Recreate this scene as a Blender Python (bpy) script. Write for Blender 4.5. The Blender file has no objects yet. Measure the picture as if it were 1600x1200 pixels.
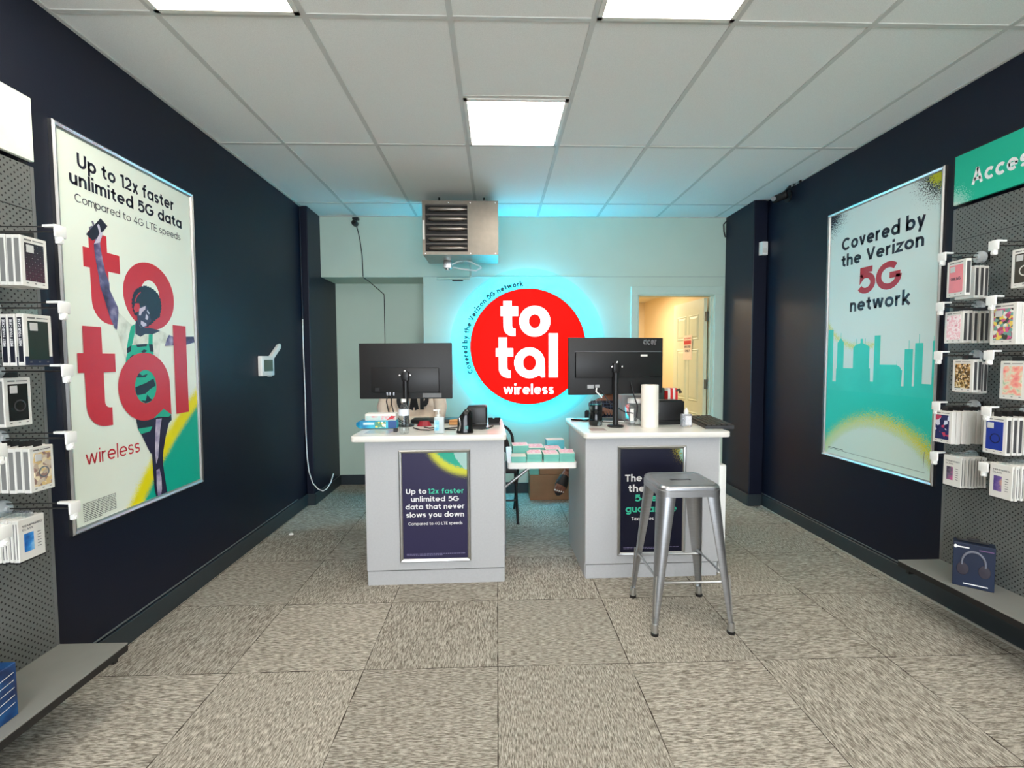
import bpy, bmesh, math, random
from mathutils import Vector, Matrix
random.seed(7)
PI = math.pi
S = bpy.context.scene
C = S.collection

# ------------------------------------------------------------------ camera, world, exposure
YAW, PITCH, ROLL, FPX, HC = .0311, -.0518, -.0051, 753.7, 1.40
def camera_matrix():
    cy, sy, cp, sp, cr, sr = math.cos(YAW), math.sin(YAW), math.cos(PITCH), math.sin(PITCH), math.cos(ROLL), math.sin(ROLL)
    f = Vector((sy*cp, cy*cp, sp)); r = Vector((cy, -sy, 0)); u = r.cross(f)
    r2 = r*cr + u*sr; u2 = -r*sr + u*cr
    m = Matrix((r2, u2, -f)).transposed().to_4x4(); m.translation = (0, 0, HC)
    return m
cam = bpy.data.cameras.new('camera'); cam_o = bpy.data.objects.new('camera', cam); C.objects.link(cam_o)
cam.sensor_width = 36; cam.lens = FPX/1600*36; cam.clip_start = .05
cam_o.matrix_world = camera_matrix(); S.camera = cam_o
wd = bpy.data.worlds.new('world'); S.world = wd; wd.use_nodes = True
wd.node_tree.nodes['Background'].inputs[0].default_value = (.86, .93, 1, 1)
wd.node_tree.nodes['Background'].inputs[1].default_value = 4.4
S.view_settings.view_transform = 'Standard'; S.view_settings.look = 'None'
S.view_settings.gamma = 1; S.view_settings.use_curve_mapping = False
S.view_settings.exposure = 1.08
PANEL_POWER = 7.0        # emission of the ceiling panels
EDGE_POWER = 20.0         # emission of the cyan acrylic edge
HALO_POWER = 6.5         # emission of the cyan ring on the back of the round sign
H = 2.843                # ceiling height
XL, XR, YB, YF = -1.84, 2.50, 4.98, -3.0

# ------------------------------------------------------------------ materials
def lin(c):
    def f(v):
        v /= 255.; return v/12.92 if v <= .04045 else ((v+.055)/1.055)**2.4
    return (f(c[0]), f(c[1]), f(c[2]), 1)
MATS = {}
class NT:
    def __init__(s, name):
        s.m = bpy.data.materials.new(name); s.m.use_nodes = True
        s.t = s.m.node_tree; s.b = s.t.nodes['Principled BSDF']
        s.co = s.t.nodes.new('ShaderNodeTexCoord').outputs['Object']
    def node(s, k, **kw):
        n = s.t.nodes.new(k)
        for a, v in kw.items(): setattr(n, a, v)
        return n
    def link(s, a, b): s.t.links.new(a, b)
    def put(s, inp, v):
        if isinstance(v, bpy.types.NodeSocket): s.link(v, inp)
        else: inp.default_value = v
    def math(s, op, a, b=0.0, c=None):
        n = s.node('ShaderNodeMath', operation=op)
        s.put(n.inputs[0], a); s.put(n.inputs[1], b)
        if c is not None: s.put(n.inputs[2], c)
        return n.outputs[0]
    def noise(s, scale, detail=2, vec=None, rough=.5):
        n = s.node('ShaderNodeTexNoise'); n.inputs['Scale'].default_value = scale
        n.inputs['Detail'].default_value = detail; n.inputs['Roughness'].default_value = rough
        s.link(vec if vec is not None else s.co, n.inputs['Vector']); return n.outputs['Fac']
    def sep(s, vec=None):
        n = s.node('ShaderNodeSeparateXYZ'); s.link(vec if vec is not None else s.co, n.inputs[0]); return n.outputs
    def comb(s, x, y, z=0.0):
        n = s.node('ShaderNodeCombineXYZ'); s.put(n.inputs[0], x); s.put(n.inputs[1], y); s.put(n.inputs[2], z); return n.outputs[0]
    def mix(s, f, a, b):
        n = s.node('ShaderNodeMix', data_type='RGBA'); s.put(n.inputs[0], f); s.put(n.inputs[6], a); s.put(n.inputs[7], b); return n.outputs[2]
    def ramp(s, f, stops, interp='LINEAR'):
        n = s.node('ShaderNodeValToRGB'); n.color_ramp.interpolation = interp
        e = n.color_ramp.elements
        while len(e) < len(stops): e.new(.5)
        for k, (p, c) in enumerate(stops): e[k].position = p; e[k].color = c
        s.link(f, n.inputs[0]); return n.outputs[0]
    def bump(s, h, strength=.2, dist=.01):
        n = s.node('ShaderNodeBump'); n.inputs['Strength'].default_value = strength; n.inputs['Distance'].default_value = dist
        s.link(h, n.inputs['Height']); s.link(n.outputs[0], s.b.inputs['Normal'])
    def set(s, color=None, rough=None, metal=None, spec=None, **kw):
        if color is not None: s.put(s.b.inputs['Base Color'], color)
        if rough is not None: s.put(s.b.inputs['Roughness'], rough)
        if metal is not None: s.b.inputs['Metallic'].default_value = metal
        if spec is not None: s.b.inputs['Specular IOR Level'].default_value = spec
        return s

def M(name, rgb=None, rough=.5, metal=0, spec=.5, var=.05, scale=14, emit=0, emit_rgb=None, trans=0, ior=1.45, bump=0, bscale=60, alpha=None):
    if name in MATS: return MATS[name]
    t = NT(name); c = lin(rgb)
    if var:
        n = t.noise(scale, 3)
        lo = tuple(v*(1-var) for v in c[:3])+(1,); hi = tuple(min(1, v*(1+var)) for v in c[:3])+(1,)
        t.set(t.ramp(n, [(.3, lo), (.7, hi)]))
    else: t.set(c)
    t.set(None, rough, metal, spec)
    if emit:
        t.b.inputs['Emission Color'].default_value = lin(emit_rgb or rgb); t.b.inputs['Emission Strength'].default_value = emit
    if trans:
        t.b.inputs['Transmission Weight'].default_value = trans; t.b.inputs['IOR'].default_value = ior
    if alpha is not None: t.b.inputs['Alpha'].default_value = alpha
    if bump: t.bump(t.noise(bscale, 4), bump, .004)
    MATS[name] = t.m; return t.m

def print_mat(name, base, zones, rough=.38):
    """a printed sheet in the sheet's own u,v metres: circles, bands and lines with a spattered edge"""
    t = NT(name); x, y, z = t.sep()
    col = lin(base)
    for zn in zones:
        k = zn['k']
        if k in ('disc', 'ring', 'out'):
            dx = t.math('SUBTRACT', x, zn['c'][0]); dy = t.math('SUBTRACT', y, zn['c'][1])
            d = t.math('SQRT', t.math('ADD', t.math('MULTIPLY', dx, dx), t.math('MULTIPLY', dy, dy)))
            if k == 'disc': d = t.math('SUBTRACT', zn['r'], d)
            elif k == 'out': d = t.math('SUBTRACT', d, zn['r'])
            else: d = t.math('SUBTRACT', zn['w'], t.math('ABSOLUTE', t.math('SUBTRACT', d, zn['r'])))
        else:  # half plane a*x+b*y+c
            a, b, c = zn['abc']; d = t.math('ADD', t.math('ADD', t.math('MULTIPLY', x, a), t.math('MULTIPLY', y, b)), c)
        if 'umax' in zn: d = t.math('MINIMUM', d, t.math('SUBTRACT', zn['umax'], x))
        if 'vmax' in zn: d = t.math('MINIMUM', d, t.math('SUBTRACT', zn['vmax'], y))
        n = t.math('SUBTRACT', t.noise(zn.get('s', 150), 4, rough=.7), .5)
        f = t.math('GREATER_THAN', t.math('ADD', d, t.math('MULTIPLY', n, zn.get('amp', 0.0))), 0.0)
        col = t.mix(f, col, lin(zn['rgb']))
    t.set(col, rough, 0, .3); MATS[name] = t.m; return t.m

def carpet_mat():
    t = NT('carpet_tiles'); x, y, z = t.sep(); T = .605
    u = t.math('DIVIDE', t.math('ADD', x, .005 + 20*T), T); v = t.math('DIVIDE', t.math('SUBTRACT', 2.735+20*T, y), T)
    fu = t.math('FLOOR', u); fv = t.math('FLOOR', v)
    par = t.math('MODULO', t.math('ADD', fu, fv), 2.0)
    wn = t.node('ShaderNodeTexWhiteNoise', noise_dimensions='2D'); t.link(t.comb(fu, fv), wn.inputs['Vector'])
    off = t.math('MULTIPLY', wn.outputs['Value'], 37.0)
    def streak(sx, sy, det=3):
        return t.noise(1.0, det, t.comb(t.math('ADD', t.math('MULTIPLY', x, sx), off), t.math('MULTIPLY', y, sy), off), .62)
    a = streak(34, 220); b = streak(220, 34)
    m = t.node('ShaderNodeMix', data_type='FLOAT'); t.link(par, m.inputs[0]); t.link(a, m.inputs[2]); t.link(b, m.inputs[3])
    f = m.outputs[0]
    c = t.ramp(f, [(.28, lin((96, 90, 81))), (.43, lin((138, 131, 120))), (.53, lin((174, 167, 155))), (.68, lin((212, 205, 193)))])
    tone = t.math('ADD', t.math('MULTIPLY', wn.outputs['Value'], .16), .90)
    mul = t.node('ShaderNodeMix', data_type='RGBA', blend_type='MULTIPLY'); mul.inputs[0].default_value = 1
    t.link(c, mul.inputs[6]); t.link(t.comb(tone, tone, tone), mul.inputs[7])
    eu = t.math('MINIMUM', t.math('FRACT', u), t.math('SUBTRACT', 1.0, t.math('FRACT', u)))
    ev = t.math('MINIMUM', t.math('FRACT', v), t.math('SUBTRACT', 1.0, t.math('FRACT', v)))
    e = t.math('LESS_THAN', t.math('ADD', t.math('MINIMUM', eu, ev), t.math('MULTIPLY', t.math('SUBTRACT', t.noise(9, 2), .5), .012)), .0026)
    t.set(t.mix(e, mul.outputs[2], lin((60, 52, 46))), .97, 0, .1)
    t.bump(f, .5, .004)
    return t.m

def pegboard_mat():
    t = NT('perforated_metal'); x, y, z = t.sep()   # local x,y on the panel
    P = .025
    def dots(ox, oy):
        fx = t.math('SUBTRACT', t.math('FRACT', t.math('DIVIDE', t.math('ADD', x, ox+10), P)), .5)
        fy = t.math('SUBTRACT', t.math('FRACT', t.math('DIVIDE', t.math('ADD', y, oy+10), P)), .5)
        return t.math('ADD', t.math('MULTIPLY', fx, fx), t.math('MULTIPLY', fy, fy))
    d = t.math('MINIMUM', dots(0, 0), dots(P/2, P/2))
    hole = t.math('LESS_THAN', d, .020)
    g = t.ramp(t.noise(5, 2), [(.3, lin((98, 101, 98))), (.7, lin((108, 110, 107)))])
    t.set(t.mix(hole, g, lin((12, 12, 13))), .5, .0, .4)
    return t.m

def ceiling_mat():
    t = NT('ceiling_tile'); n = t.noise(260, 5, rough=.8)
    t.set(t.ramp(n, [(.3, lin((224, 223, 217))), (.6, lin((243, 242, 236)))]), .9, 0, .15); t.bump(n, .25, .002); return t.m

def voronoi_mat(name, cols, scale, metal=0, rough=.35):
    t = NT(name); v = t.node('ShaderNodeTexVoronoi'); v.inputs['Scale'].default_value = scale; t.link(t.co, v.inputs['Vector'])
    s = t.node('ShaderNodeSeparateColor'); t.link(v.outputs['Color'], s.inputs[0])
    n = len(cols)
    t.set(t.ramp(s.outputs[0], [(i/n, lin(c)) for i, c in enumerate(cols)], 'CONSTANT'), rough, metal); return t.m

def marble_mat(name, cols, scale=30, rough=.3):
    t = NT(name); n = t.noise(scale, 3); k = len(cols)
    t.set(t.ramp(n, [(.3+.4*i/(k-1), lin(c)) for i, c in enumerate(cols)]), rough); return t.m

def quilt_mat():
    t = NT('quilted_case'); x, y, z = t.sep()
    a = t.math('FRACT', t.math('MULTIPLY', t.math('ADD', x, y), 48)); b = t.math('FRACT', t.math('MULTIPLY', t.math('SUBTRACT', x, y), 48))
    line = t.math('MAXIMUM', t.math('LESS_THAN', a, .1), t.math('LESS_THAN', b, .1))
    stud = t.math('MULTIPLY', t.math('LESS_THAN', a, .1), t.math('LESS_THAN', b, .1))
    g = t.ramp(t.math('MULTIPLY', t.math('ADD', y, .17), 6.0), [(.1, lin((70, 30, 48))), (.85, lin((22, 22, 34)))])
    c = t.mix(line, g, lin((16, 14, 22))); c = t.mix(stud, c, lin((225, 215, 205)))
    t.set(c, .35); return t.m

def brushed(name, rgb, rough=.3, metal=1.0):
    t = NT(name); x, y, z = t.sep()
    n = t.noise(1, 3, t.comb(t.math('MULTIPLY', x, 12), t.math('MULTIPLY', y, 12), t.math('MULTIPLY', z, 160)))
    c = lin(rgb)
    t.set(t.ramp(n, [(.3, tuple(v*.88 for v in c[:3])+(1,)), (.7, c)]), rough, metal); MATS[name] = t.m; return t.m

# ------------------------------------------------------------------ mesh helpers
class MB:
    def __init__(s): s.b = bmesh.new(); s.mi = 0
    def _f(s, vs):
        try:
            f = s.b.faces.new(vs); f.material_index = s.mi; return f
        except ValueError: return None
    def box(s, x0, x1, y0, y1, z0, z1, bev=0, seg=2):
        r = bmesh.ops.create_cube(s.b, size=1)['verts']
        for v in r: v.co = Vector(((x0+x1)/2+v.co.x*(x1-x0), (y0+y1)/2+v.co.y*(y1-y0), (z0+z1)/2+v.co.z*(z1-z0)))
        fs = {f for v in r for f in v.link_faces}
        for f in fs: f.material_index = s.mi
        if bev:
            es = list({e for v in r for e in v.link_edges})
            bmesh.ops.bevel(s.b, geom=es, offset=bev, segments=seg, profile=.5, affect='EDGES', material=-1)
        return s
    def rings(s, rings, cap0=True, cap1=True, closed=True):
        rv = [[s.b.verts.new(p) for p in r] for r in rings]
        n = len(rings[0])
        for a, b in zip(rv, rv[1:]):
            for i in range(n if closed else n-1):
                j = (i+1) % n; s._f((a[i], a[j], b[j], b[i]))
        if cap0: s._f(list(reversed(rv[0])))
        if cap1: s._f(rv[-1])
        return s
    def tube(s, pts, r, n=8, caps=True):
        pts = [Vector(p) for p in pts]; rr = r if isinstance(r, (list, tuple)) else [r]*len(pts)
        rings = []; up = None
        for i, p in enumerate(pts):
            d = (pts[min(i+1, len(pts)-1)]-pts[max(i-1, 0)]).normalized()
            if up is None: up = Vector((0, 0, 1)) if abs(d.z) < .9 else Vector((1, 0, 0))
            a = d.cross(up)
            if a.length < 1e-4: a = d.cross(Vector((0, 1, 0)))
            a.normalize(); b = a.cross(d).normalized(); up = b
            rings.append([p + (a*math.cos(t)+b*math.sin(t))*rr[i] for t in [2*PI*k/n for k in range(n)]])
        return s.rings(rings, caps, caps)
    def lathe(s, prof, c=(0, 0, 0), n=24, axis='z'):
        def P(r, h, t):
            a, b = r*math.cos(t), r*math.sin(t)
            v = {'z': (a, b, h), 'y': (a, h, b), 'x': (h, a, b)}[axis]
            return Vector(c)+Vector(v)
        rings = [[P(max(r, 1e-4), h, 2*PI*k/n) for k in range(n)] for r, h in prof]
        return s.rings(rings, prof[0][0] > 0, prof[-1][0] > 0)
    def poly(s, pts, z=0.0):
        vs = [s.b.verts.new((p[0], p[1], z)) for p in pts]
        f = s._f(vs)
        if f: bmesh.ops.triangulate(s.b, faces=[f])
        return s
    def prism(s, pts, z0, z1):
        a = [Vector((p[0], p[1], z0)) for p in pts]; b = [Vector((p[0], p[1], z1)) for p in pts]
        return s.rings([a, b])
    def annulus(s, cx, cy, ro, ri, z=0, n=40, squash=1.0, rix=None):
        for k in range(n):
            t0, t1 = 2*PI*k/n, 2*PI*(k+1)/n
            q = []
            for (rx, ry), t in (((ro, ro*squash), t0), ((ro, ro*squash), t1), ((ri, (rix or ri*squash)), t1), ((ri, (rix or ri*squash)), t0)):
                q.append(s.b.verts.new((cx+rx*math.cos(t), cy+ry*math.sin(t), z)))
            s._f(q)
        return s
    def stroke(s, pts, w, closed=False, z=0.0, tf=None):
        P = [Vector((p[0], p[1])) for p in pts]; n = len(P); L = []; R = []
        for i in range(n):
            if closed: d0 = P[i]-P[i-1]; d1 = P[(i+1) % n]-P[i]
            else: d0 = P[i]-P[max(i-1, 0)]; d1 = P[min(i+1, n-1)]-P[i]
            if d0.length < 1e-9: d0 = d1
            if d1.length < 1e-9: d1 = d0
            d0.normalize(); d1.normalize(); m = Vector((-(d0.y+d1.y), d0.x+d1.x))
            if m.length < 1e-6: m = Vector((-d1.y, d1.x))
            m.normalize(); k = 1/max(.5, m.dot(Vector((-d1.y, d1.x))))
            L.append(P[i]+m*w/2*k); R.append(P[i]-m*w/2*k)
        g = tf or (lambda x, y: (x, y))
        for i in range(n if closed else n-1):
            j = (i+1) % n
            s._f([s.b.verts.new((*g(*q), z)) for q in (R[i], R[j], L[j], L[i])])
        return s
    def xf(s, m):
        bmesh.ops.transform(s.b, matrix=m, verts=s.b.verts); return s
    def build(s, name, mat, parent=None, smooth=None, loc=None, rot=None):
        bmesh.ops.recalc_face_normals(s.b, faces=s.b.faces)
        me = bpy.data.meshes.new(name); s.b.to_mesh(me); s.b.free()
        for m in (mat if isinstance(mat, (list, tuple)) else [mat]): me.materials.append(m)
        o = bpy.data.objects.new(name, me); C.objects.link(o)
        if parent: o.parent = parent
        if loc: o.location = loc
        if rot: o.rotation_euler = rot
        if smooth is not None:
            for p in me.polygons: p.use_smooth = True
            me.set_sharp_from_angle(angle=math.radians(smooth))
        return o
    def flat(s, name, mat, parent=None):       # print layer: keep all normals +Z
        bmesh.ops.recalc_face_normals(s.b, faces=s.b.faces)
        for f in s.b.faces:
            f.normal_update()
            if f.normal.z < 0: f.normal_flip()
        me = bpy.data.meshes.new(name); s.b.to_mesh(me); s.b.free(); me.materials.append(mat)
        o = bpy.data.objects.new(name, me); C.objects.link(o)
        if parent: o.parent = parent
        return o
def tag(o, label, cat, group=None):
    o['label'] = label; o['category'] = cat
    if group: o['group'] = group
    return o
def struct(o): o['kind'] = 'structure'; return o
def thing(name, label, cat, loc=(0, 0, 0), rotz=0, group=None, basis=None):
    o = bpy.data.objects.new(name, None); C.objects.link(o); o.empty_display_size = .05
    if basis:
        m = Matrix(basis).transposed().to_4x4(); m.translation = loc; o.matrix_world = m
    else:
        o.location = loc; o.rotation_euler = (0, 0, rotz)
    return tag(o, label, cat, group)
def dup(root, loc, label=None, group=None, name=None):
    r = root.copy(); C.objects.link(r); r.location = loc
    if label: r['label'] = label
    if group: r['group'] = group
    for ch in list(root.children):
        c = ch.copy(); C.objects.link(c); c.parent = r
        for g in ch.children:
            d = g.copy(); C.objects.link(d); d.parent = c
    return r
LEFT = ((0, 1, 0), (0, 0, 1), (1, 0, 0))      # sheet on the left wall: u runs away from the viewer
RIGHT = ((0, -1, 0), (0, 0, 1), (-1, 0, 0))
FRONT = ((1, 0, 0), (0, 0, 1), (0, -1, 0))
def arcp(cx, cy, rx, a0, a1, n=14, ry=None):
    ry = rx if ry is None else ry
    return [(cx+rx*math.cos(math.radians(a0+(a1-a0)*k/n)), cy+ry*math.sin(math.radians(a0+(a1-a0)*k/n))) for k in range(n+1)]

# ------------------------------------------------------------------ geometric lettering
def glyph(ch, w):
    X, Cp, A, D = .54, .72, .77, -.2; h = w/2; r = (X-w)/2; cx = h+r; R = (Cp-w)/2; CX = h+R
    circ = (arcp(cx, cx, r, 0, 345, 23), True); O = False
    def L(*p): return (list(p), O)
    if ch == ' ': return [], .2
    if ch == 'o': return [circ], X
    if ch == 'a': return [circ, L((X-h, X), (X-h, 0))], X
    if ch == 'd': return [circ, L((X-h, A), (X-h, 0))], X
    if ch == 'b': return [circ, L((h, A), (h, 0))], X
    if ch == 'p': return [circ, L((h, X), (h, D))], X
    if ch == 'g': return [circ, ([(X-h, X), (X-h, -.02)]+arcp(cx, -.02, r, 0, -150, 12, .2-h), O)], X
    if ch == 'c': return [(arcp(cx, cx, r, 45, 315, 20), O)], X-.06
    if ch == 'e': return [(arcp(cx, cx, r, 0, 315, 22), O), L((cx-r, cx), (cx+r+h*.6, cx))], X
    rn = .16
    if ch in 'nh': return [L((h, A if ch == 'h' else X), (h, 0)), (arcp(h+rn, X-h-rn, rn, 180, 0, 12)+[(h+2*rn, 0)], O)], 2*rn+w
    if ch == 'm':
        rm = .145
        return [L((h, X), (h, 0)), (arcp(h+rm, X-h-rm, rm, 180, 0, 12)+[(h+2*rm, 0)], O), (arcp(h+3*rm, X-h-rm, rm, 180, 0, 12)+[(h+4*rm, 0)], O)], 4*rm+w
    if ch == 'u': return [([(h, X)]+arcp(h+rn, h+rn, rn, 180, 360, 12), O), L((h+2*rn, X), (h+2*rn, 0))], 2*rn+w
    if ch == 'r': return [L((h, X), (h, 0)), (arcp(h+.17, X-h-.17, .17, 180, 75, 10), O)], .25+h
    if ch == 't': return [([(.09+h, .68), (.09+h, h+.12)]+arcp(.09+h+.12, h+.12, .12, 180, 270, 6)+[(.33, h)], O), L((0, X-h), (.33, X-h))], .34
    if ch == 'f': return [([(.09+h, 0), (.09+h, A-h-.13)]+arcp(.09+h+.13, A-h-.13, .13, 180, 90, 6)+[(.33, A-h)], O), L((0, X-h), (.32, X-h))], .33
    if ch == 'i': return [L((h, X), (h, 0)), L((h, .64), (h, .64+w*1.05))], w
    if ch == 'l': return [L((h, A), (h, 0))], w
    if ch == 'k': return [L((h, A), (h, 0)), L((h, .19), (.40, X)), L((.17, .28), (.43, 0))], .44
    if ch == 's':
        ws, q = .39, (X-w)/4
        return [(arcp(ws/2, X-h-q, ws/2-h, 30, 270, 14, q)[:-1]+arcp(ws/2, h+q, ws/2-h, 90, -150, 14, q), O)], ws
    if ch == 'v': return [L((h, X), (.235, h*.5)), L((.235, h*.5), (.47-h, X))], .47
    if ch == 'y': return [L((h, X), (.245, .02)), L((.49-h, X), (.15, D))], .49
    if ch == 'w': return [L((h, X), (.2, h*.5)), L((.2, h*.5), (.36, X)), L((.36, X), (.52, h*.5)), L((.52, h*.5), (.72-h, X))], .72
    if ch == 'x': return [L((h, X), (.45-h, 0)), L((.45-h, X), (h, 0))], .45
    if ch == 'z': return [([(.02, X-h), (.39, X-h), (.04, h), (.42, h)], O)], .43
    if ch == 'U': return [([(h, Cp)]+arcp(h+.21, h+.21, .21, 180, 360, 14)+[(h+.42, Cp)], O)], .42+w
    if ch == 'C': return [(arcp(CX, CX, R, 45, 315, 24), O)], Cp-.07
    if ch == 'G': return [(arcp(CX, CX, R, 48, 360, 26), O), L((CX+R+h*.5, CX), (CX+.03, CX))], Cp
    if ch == 'O': return [(arcp(CX, CX, R, 0, 350, 30), True)], Cp
    if ch == 'D': return [([(h, h), (h, Cp-h), (.22, Cp-h)]+arcp(.22, CX, .30, 90, -90, 12, R)+[(h, h)], O)], .56
    if ch == 'L': return [([(h, Cp), (h, h), (.40, h)], O)], .41
    if ch == 'T': return [L((0, Cp-h), (.52, Cp-h)), L((.26, Cp), (.26, 0))], .52
    if ch == 'E': return [L((h, Cp), (h, 0)), L((h, Cp-h), (.42, Cp-h)), L((h, CX), (.39, CX)), L((h, h), (.42, h))], .43
    if ch in 'PR':
        g = [L((h, Cp), (h, 0)), ([(h, Cp-h), (.26, Cp-h)]+arcp(.26, Cp-h-.18, .18, 90, -90, 10)+[(h, Cp-h-.36)], O)]
        if ch == 'R': g.append(L((.24, .32), (.44, 0)))
        return g, .47
    if ch == 'B': return [([(h, h), (h, Cp-h), (.22, Cp-h)]+arcp(.22, Cp-h-.155, .155, 90, -90, 8)+[(h, CX)], O), ([(.22, CX)]+arcp(.25, h+.155, .165, 90, -90, 8)+[(h, h)], O)], .47
    if ch == 'A': return [L((h, 0), (.31, Cp)), L((.31, Cp), (.62-h, 0)), L((.14, .22), (.48, .22))], .62
    if ch == 'V': return [L((h, Cp), (.31, h*.4)), L((.31, h*.4), (.62-h, Cp))], .62
    if ch == 'N': return [L((h, 0), (h, Cp)), L((h, Cp), (.52, 0)), L((.52, 0), (.52, Cp))], .52+h
    if ch == 'M': return [L((h, 0), (h, Cp)), L((h, Cp), (.34, .15)), L((.34, .15), (.68-h, Cp)), L((.68-h, Cp), (.68-h, 0))], .68
    if ch == 'K': return [L((h, Cp), (h, 0)), L((h, .28), (.46, Cp)), L((.2, .4), (.5, 0))], .52
    if ch == 'Y': return [L((h, Cp), (.29, .32)), L((.58-h, Cp), (.29, .32)), L((.29, .34), (.29, 0))], .58
    if ch == 'I': return [L((h, Cp), (h, 0))], w
    if ch == 'S':
        ws, q = .48, (Cp-w)/4
        return [(arcp(ws/2, Cp-h-q, ws/2-h, 30, 270, 14, q)[:-1]+arcp(ws/2, h+q, ws/2-h, 90, -150, 14, q), O)], ws
    if ch == '1': return [L((.2, Cp), (.2, 0)), L((.02, Cp-h-.04), (.2, Cp-h*.8))], .2+h
    if ch == '2': return [(arcp(.24, Cp-h-.19, .19, 160, -35, 12)+[(.05, h), (.47, h)], O)], .48
    if ch == '4': return [([(.36, 0), (.36, Cp), (.05, .2), (.52, .2)], O)], .53
    if ch == '5': return [([(.44, Cp-h), (.12, Cp-h), (.085, .40)]+arcp(.24, h+.21, .22, 128, -148, 14, .21), O)], .48
    if ch == '-': return [L((.0, .27), (.26, .27))], .26
    if ch == '.': return [L((h, 0), (h, w*1.05))], w
    if ch == '&': return [L((.5, .3), (.28, 0)), (arcp(.26, .56, .12, 300, -60+300-300, 10), O), (arcp(.24, .2, .18, 60, 330, 12), O)], .52
    return [L((h, X), (h, 0))], w
def text(mb, s, x0, x1, base, cap, weight=.13, z=0.0, align=None, track=.075, curve=None):
    items = []; adv = 0
    for ch in s:
        g, a = glyph(ch, weight); items.append((adv, g)); adv += a+track
    adv -= track; k = cap/.72
    kx = (x1-x0)/adv
    for ox, g in items:
        for pts, cl in g:
            if curve: tf = lambda x, y, ox=ox: curve((x+ox)/adv, y*k)
            else: tf = lambda x, y, ox=ox: (x0+(x+ox)*kx, base+y*k)
            mb.stroke(pts, weight, cl, z, tf)
    return mb
def lettering(parent, name, lines, mat, z):
    for s, x0, x1, b, cap, w in lines: text(MB(), s, x0, x1, b, cap, w, z).flat(name, mat, parent)
# the logo letters, in the sheet's metres (stacked "to / tal")
def logo_t(mb, ox, top, bar_top, bar_bot, bottom, z, f=lambda x, y: (x, y)):
    s = [(ox+.033, top), (ox+.135, top), (ox+.135, bar_top), (ox+.209, bar_top), (ox+.209, bar_bot), (ox+.137, bar_bot), (ox+.137, bottom+.115)]
    s += arcp(ox+.167, bottom+.115, .03, 180, 270, 5)[1:]+[(ox+.178, bottom+.085), (ox+.178, bottom)]
    s += [(ox+.14, bottom)]+arcp(ox+.14, bottom+.105, .105, 270, 180, 8)[1:]+[(ox+.033, bar_bot), (ox, bar_bot), (ox, bar_top), (ox+.033, bar_top)]
    mb.poly([f(*p) for p in s], z)
def logo_o(mb, cx, cy, rx, ry, ix, iy, z, f=lambda x, y: (x, y), n=48):
    for k in range(n):
        q = []
        for a, b, t in ((rx, ry, k), (rx, ry, k+1), (ix, iy, k+1), (ix, iy, k)):
            t = 2*PI*t/n; q.append(mb.b.verts.new((*f(cx+a*math.cos(t), cy+b*math.sin(t)), z)))
        mb._f(q)
def logo_a(mb, z, f=lambda x, y: (x, y)):
    logo_o(mb, .477, .618, .185, .177, .077, .087, z, f)
    mb.poly([f(*p) for p in [(.585, .62), (.662, .62), (.664, .452), (.62, .448), (.607, .468), (.575, .485)]], z+.0001)
def logo_l(mb, z, f=lambda x, y: (x, y)):
    mb.poly([f(*p) for p in [(.706, .954), (.818, .954), (.818, .449), (.706, .449)]], z)

# ------------------------------------------------------------------ common materials
m_navy = M('navy_wall_paint', (11, 18, 38), .44, spec=.36, var=.06, scale=2, bump=.05, bscale=120)
m_backwall = M('cyan_lit_white_wall_paint', (196, 216, 202), .55, var=.03, scale=2, bump=.05, bscale=90)  # white paint; mint cast of the cyan sign light put in the colour
m_cream = M('cream_wall_paint', (240, 218, 176), .6, var=.02, scale=2)
m_base = M('charcoal_rubber_baseboard', (44, 54, 60), .4, var=.08, scale=8)
m_basetop = M('pale_baseboard_edge', (104, 112, 116), .5)  # paler grey for the thin strip above the side baseboards
m_strip = M('pale_floor_strip', (172, 168, 158), .6)
m_white = M('white_plastic', (238, 238, 235), .35, var=.02)
m_black = M('black_plastic', (20, 20, 22), .38, var=.1, scale=40)
m_gloss = M('glossy_black', (12, 12, 14), .12, var=0)
m_dark = M('charcoal_plastic', (29, 29, 31), .5, var=.08, scale=60)
m_alu = brushed('satin_aluminium', (205, 206, 206), .33)
m_chrome = M('bright_steel', (215, 215, 218), .18, metal=1, var=.03)
m_lam = M('grey_laminate', (186, 187, 189), .45, var=.03, scale=90)
m_top = M('white_laminate_top', (240, 237, 230), .22, var=.015)
m_paper = M('white_paper', (238, 236, 230), .7, var=.02)
m_teal = M('teal_paper', (120, 196, 182), .65, var=.06)
m_pink = M('pink_paper', (238, 166, 190), .6, var=.05)
m_red = M('poster_red', (205, 40, 55), .4, var=.02)
m_ink = M('navy_ink', (26, 28, 48), .4, var=0)
m_inkgreen = M('print_green', (40, 180, 150), .4, var=.04)
m_wink = M('white_ink', (240, 240, 240), .4, var=0)
m_sage = M('light_mint_ink', (60, 200, 165), .4, var=0)
def clear(name, tint, refl, rough=.04):
    t = NT(name); mx = t.node('ShaderNodeMixShader'); tr = t.node('ShaderNodeBsdfTransparent'); gl = t.node('ShaderNodeBsdfGlossy')
    tr.inputs[0].default_value = lin(tint); gl.inputs['Roughness'].default_value = rough
    lw = t.node('ShaderNodeLayerWeight'); lw.inputs['Blend'].default_value = .35
    t.link(t.math('ADD', t.math('MULTIPLY', lw.outputs['Facing'], refl), .04), mx.inputs[0])
    t.link(tr.outputs[0], mx.inputs[1]); t.link(gl.outputs[0], mx.inputs[2]); t.link(mx.outputs[0], t.t.nodes['Material Output'].inputs['Surface']); return t.m
m_glass = clear('clear_plastic', (250, 253, 254), .40, .08)
m_card = M('brown_cardboard', (150, 112, 82), .8, var=.08, scale=10)
m_skin = M('brown_skin', (128, 82, 62), .5, var=.06)
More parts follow.
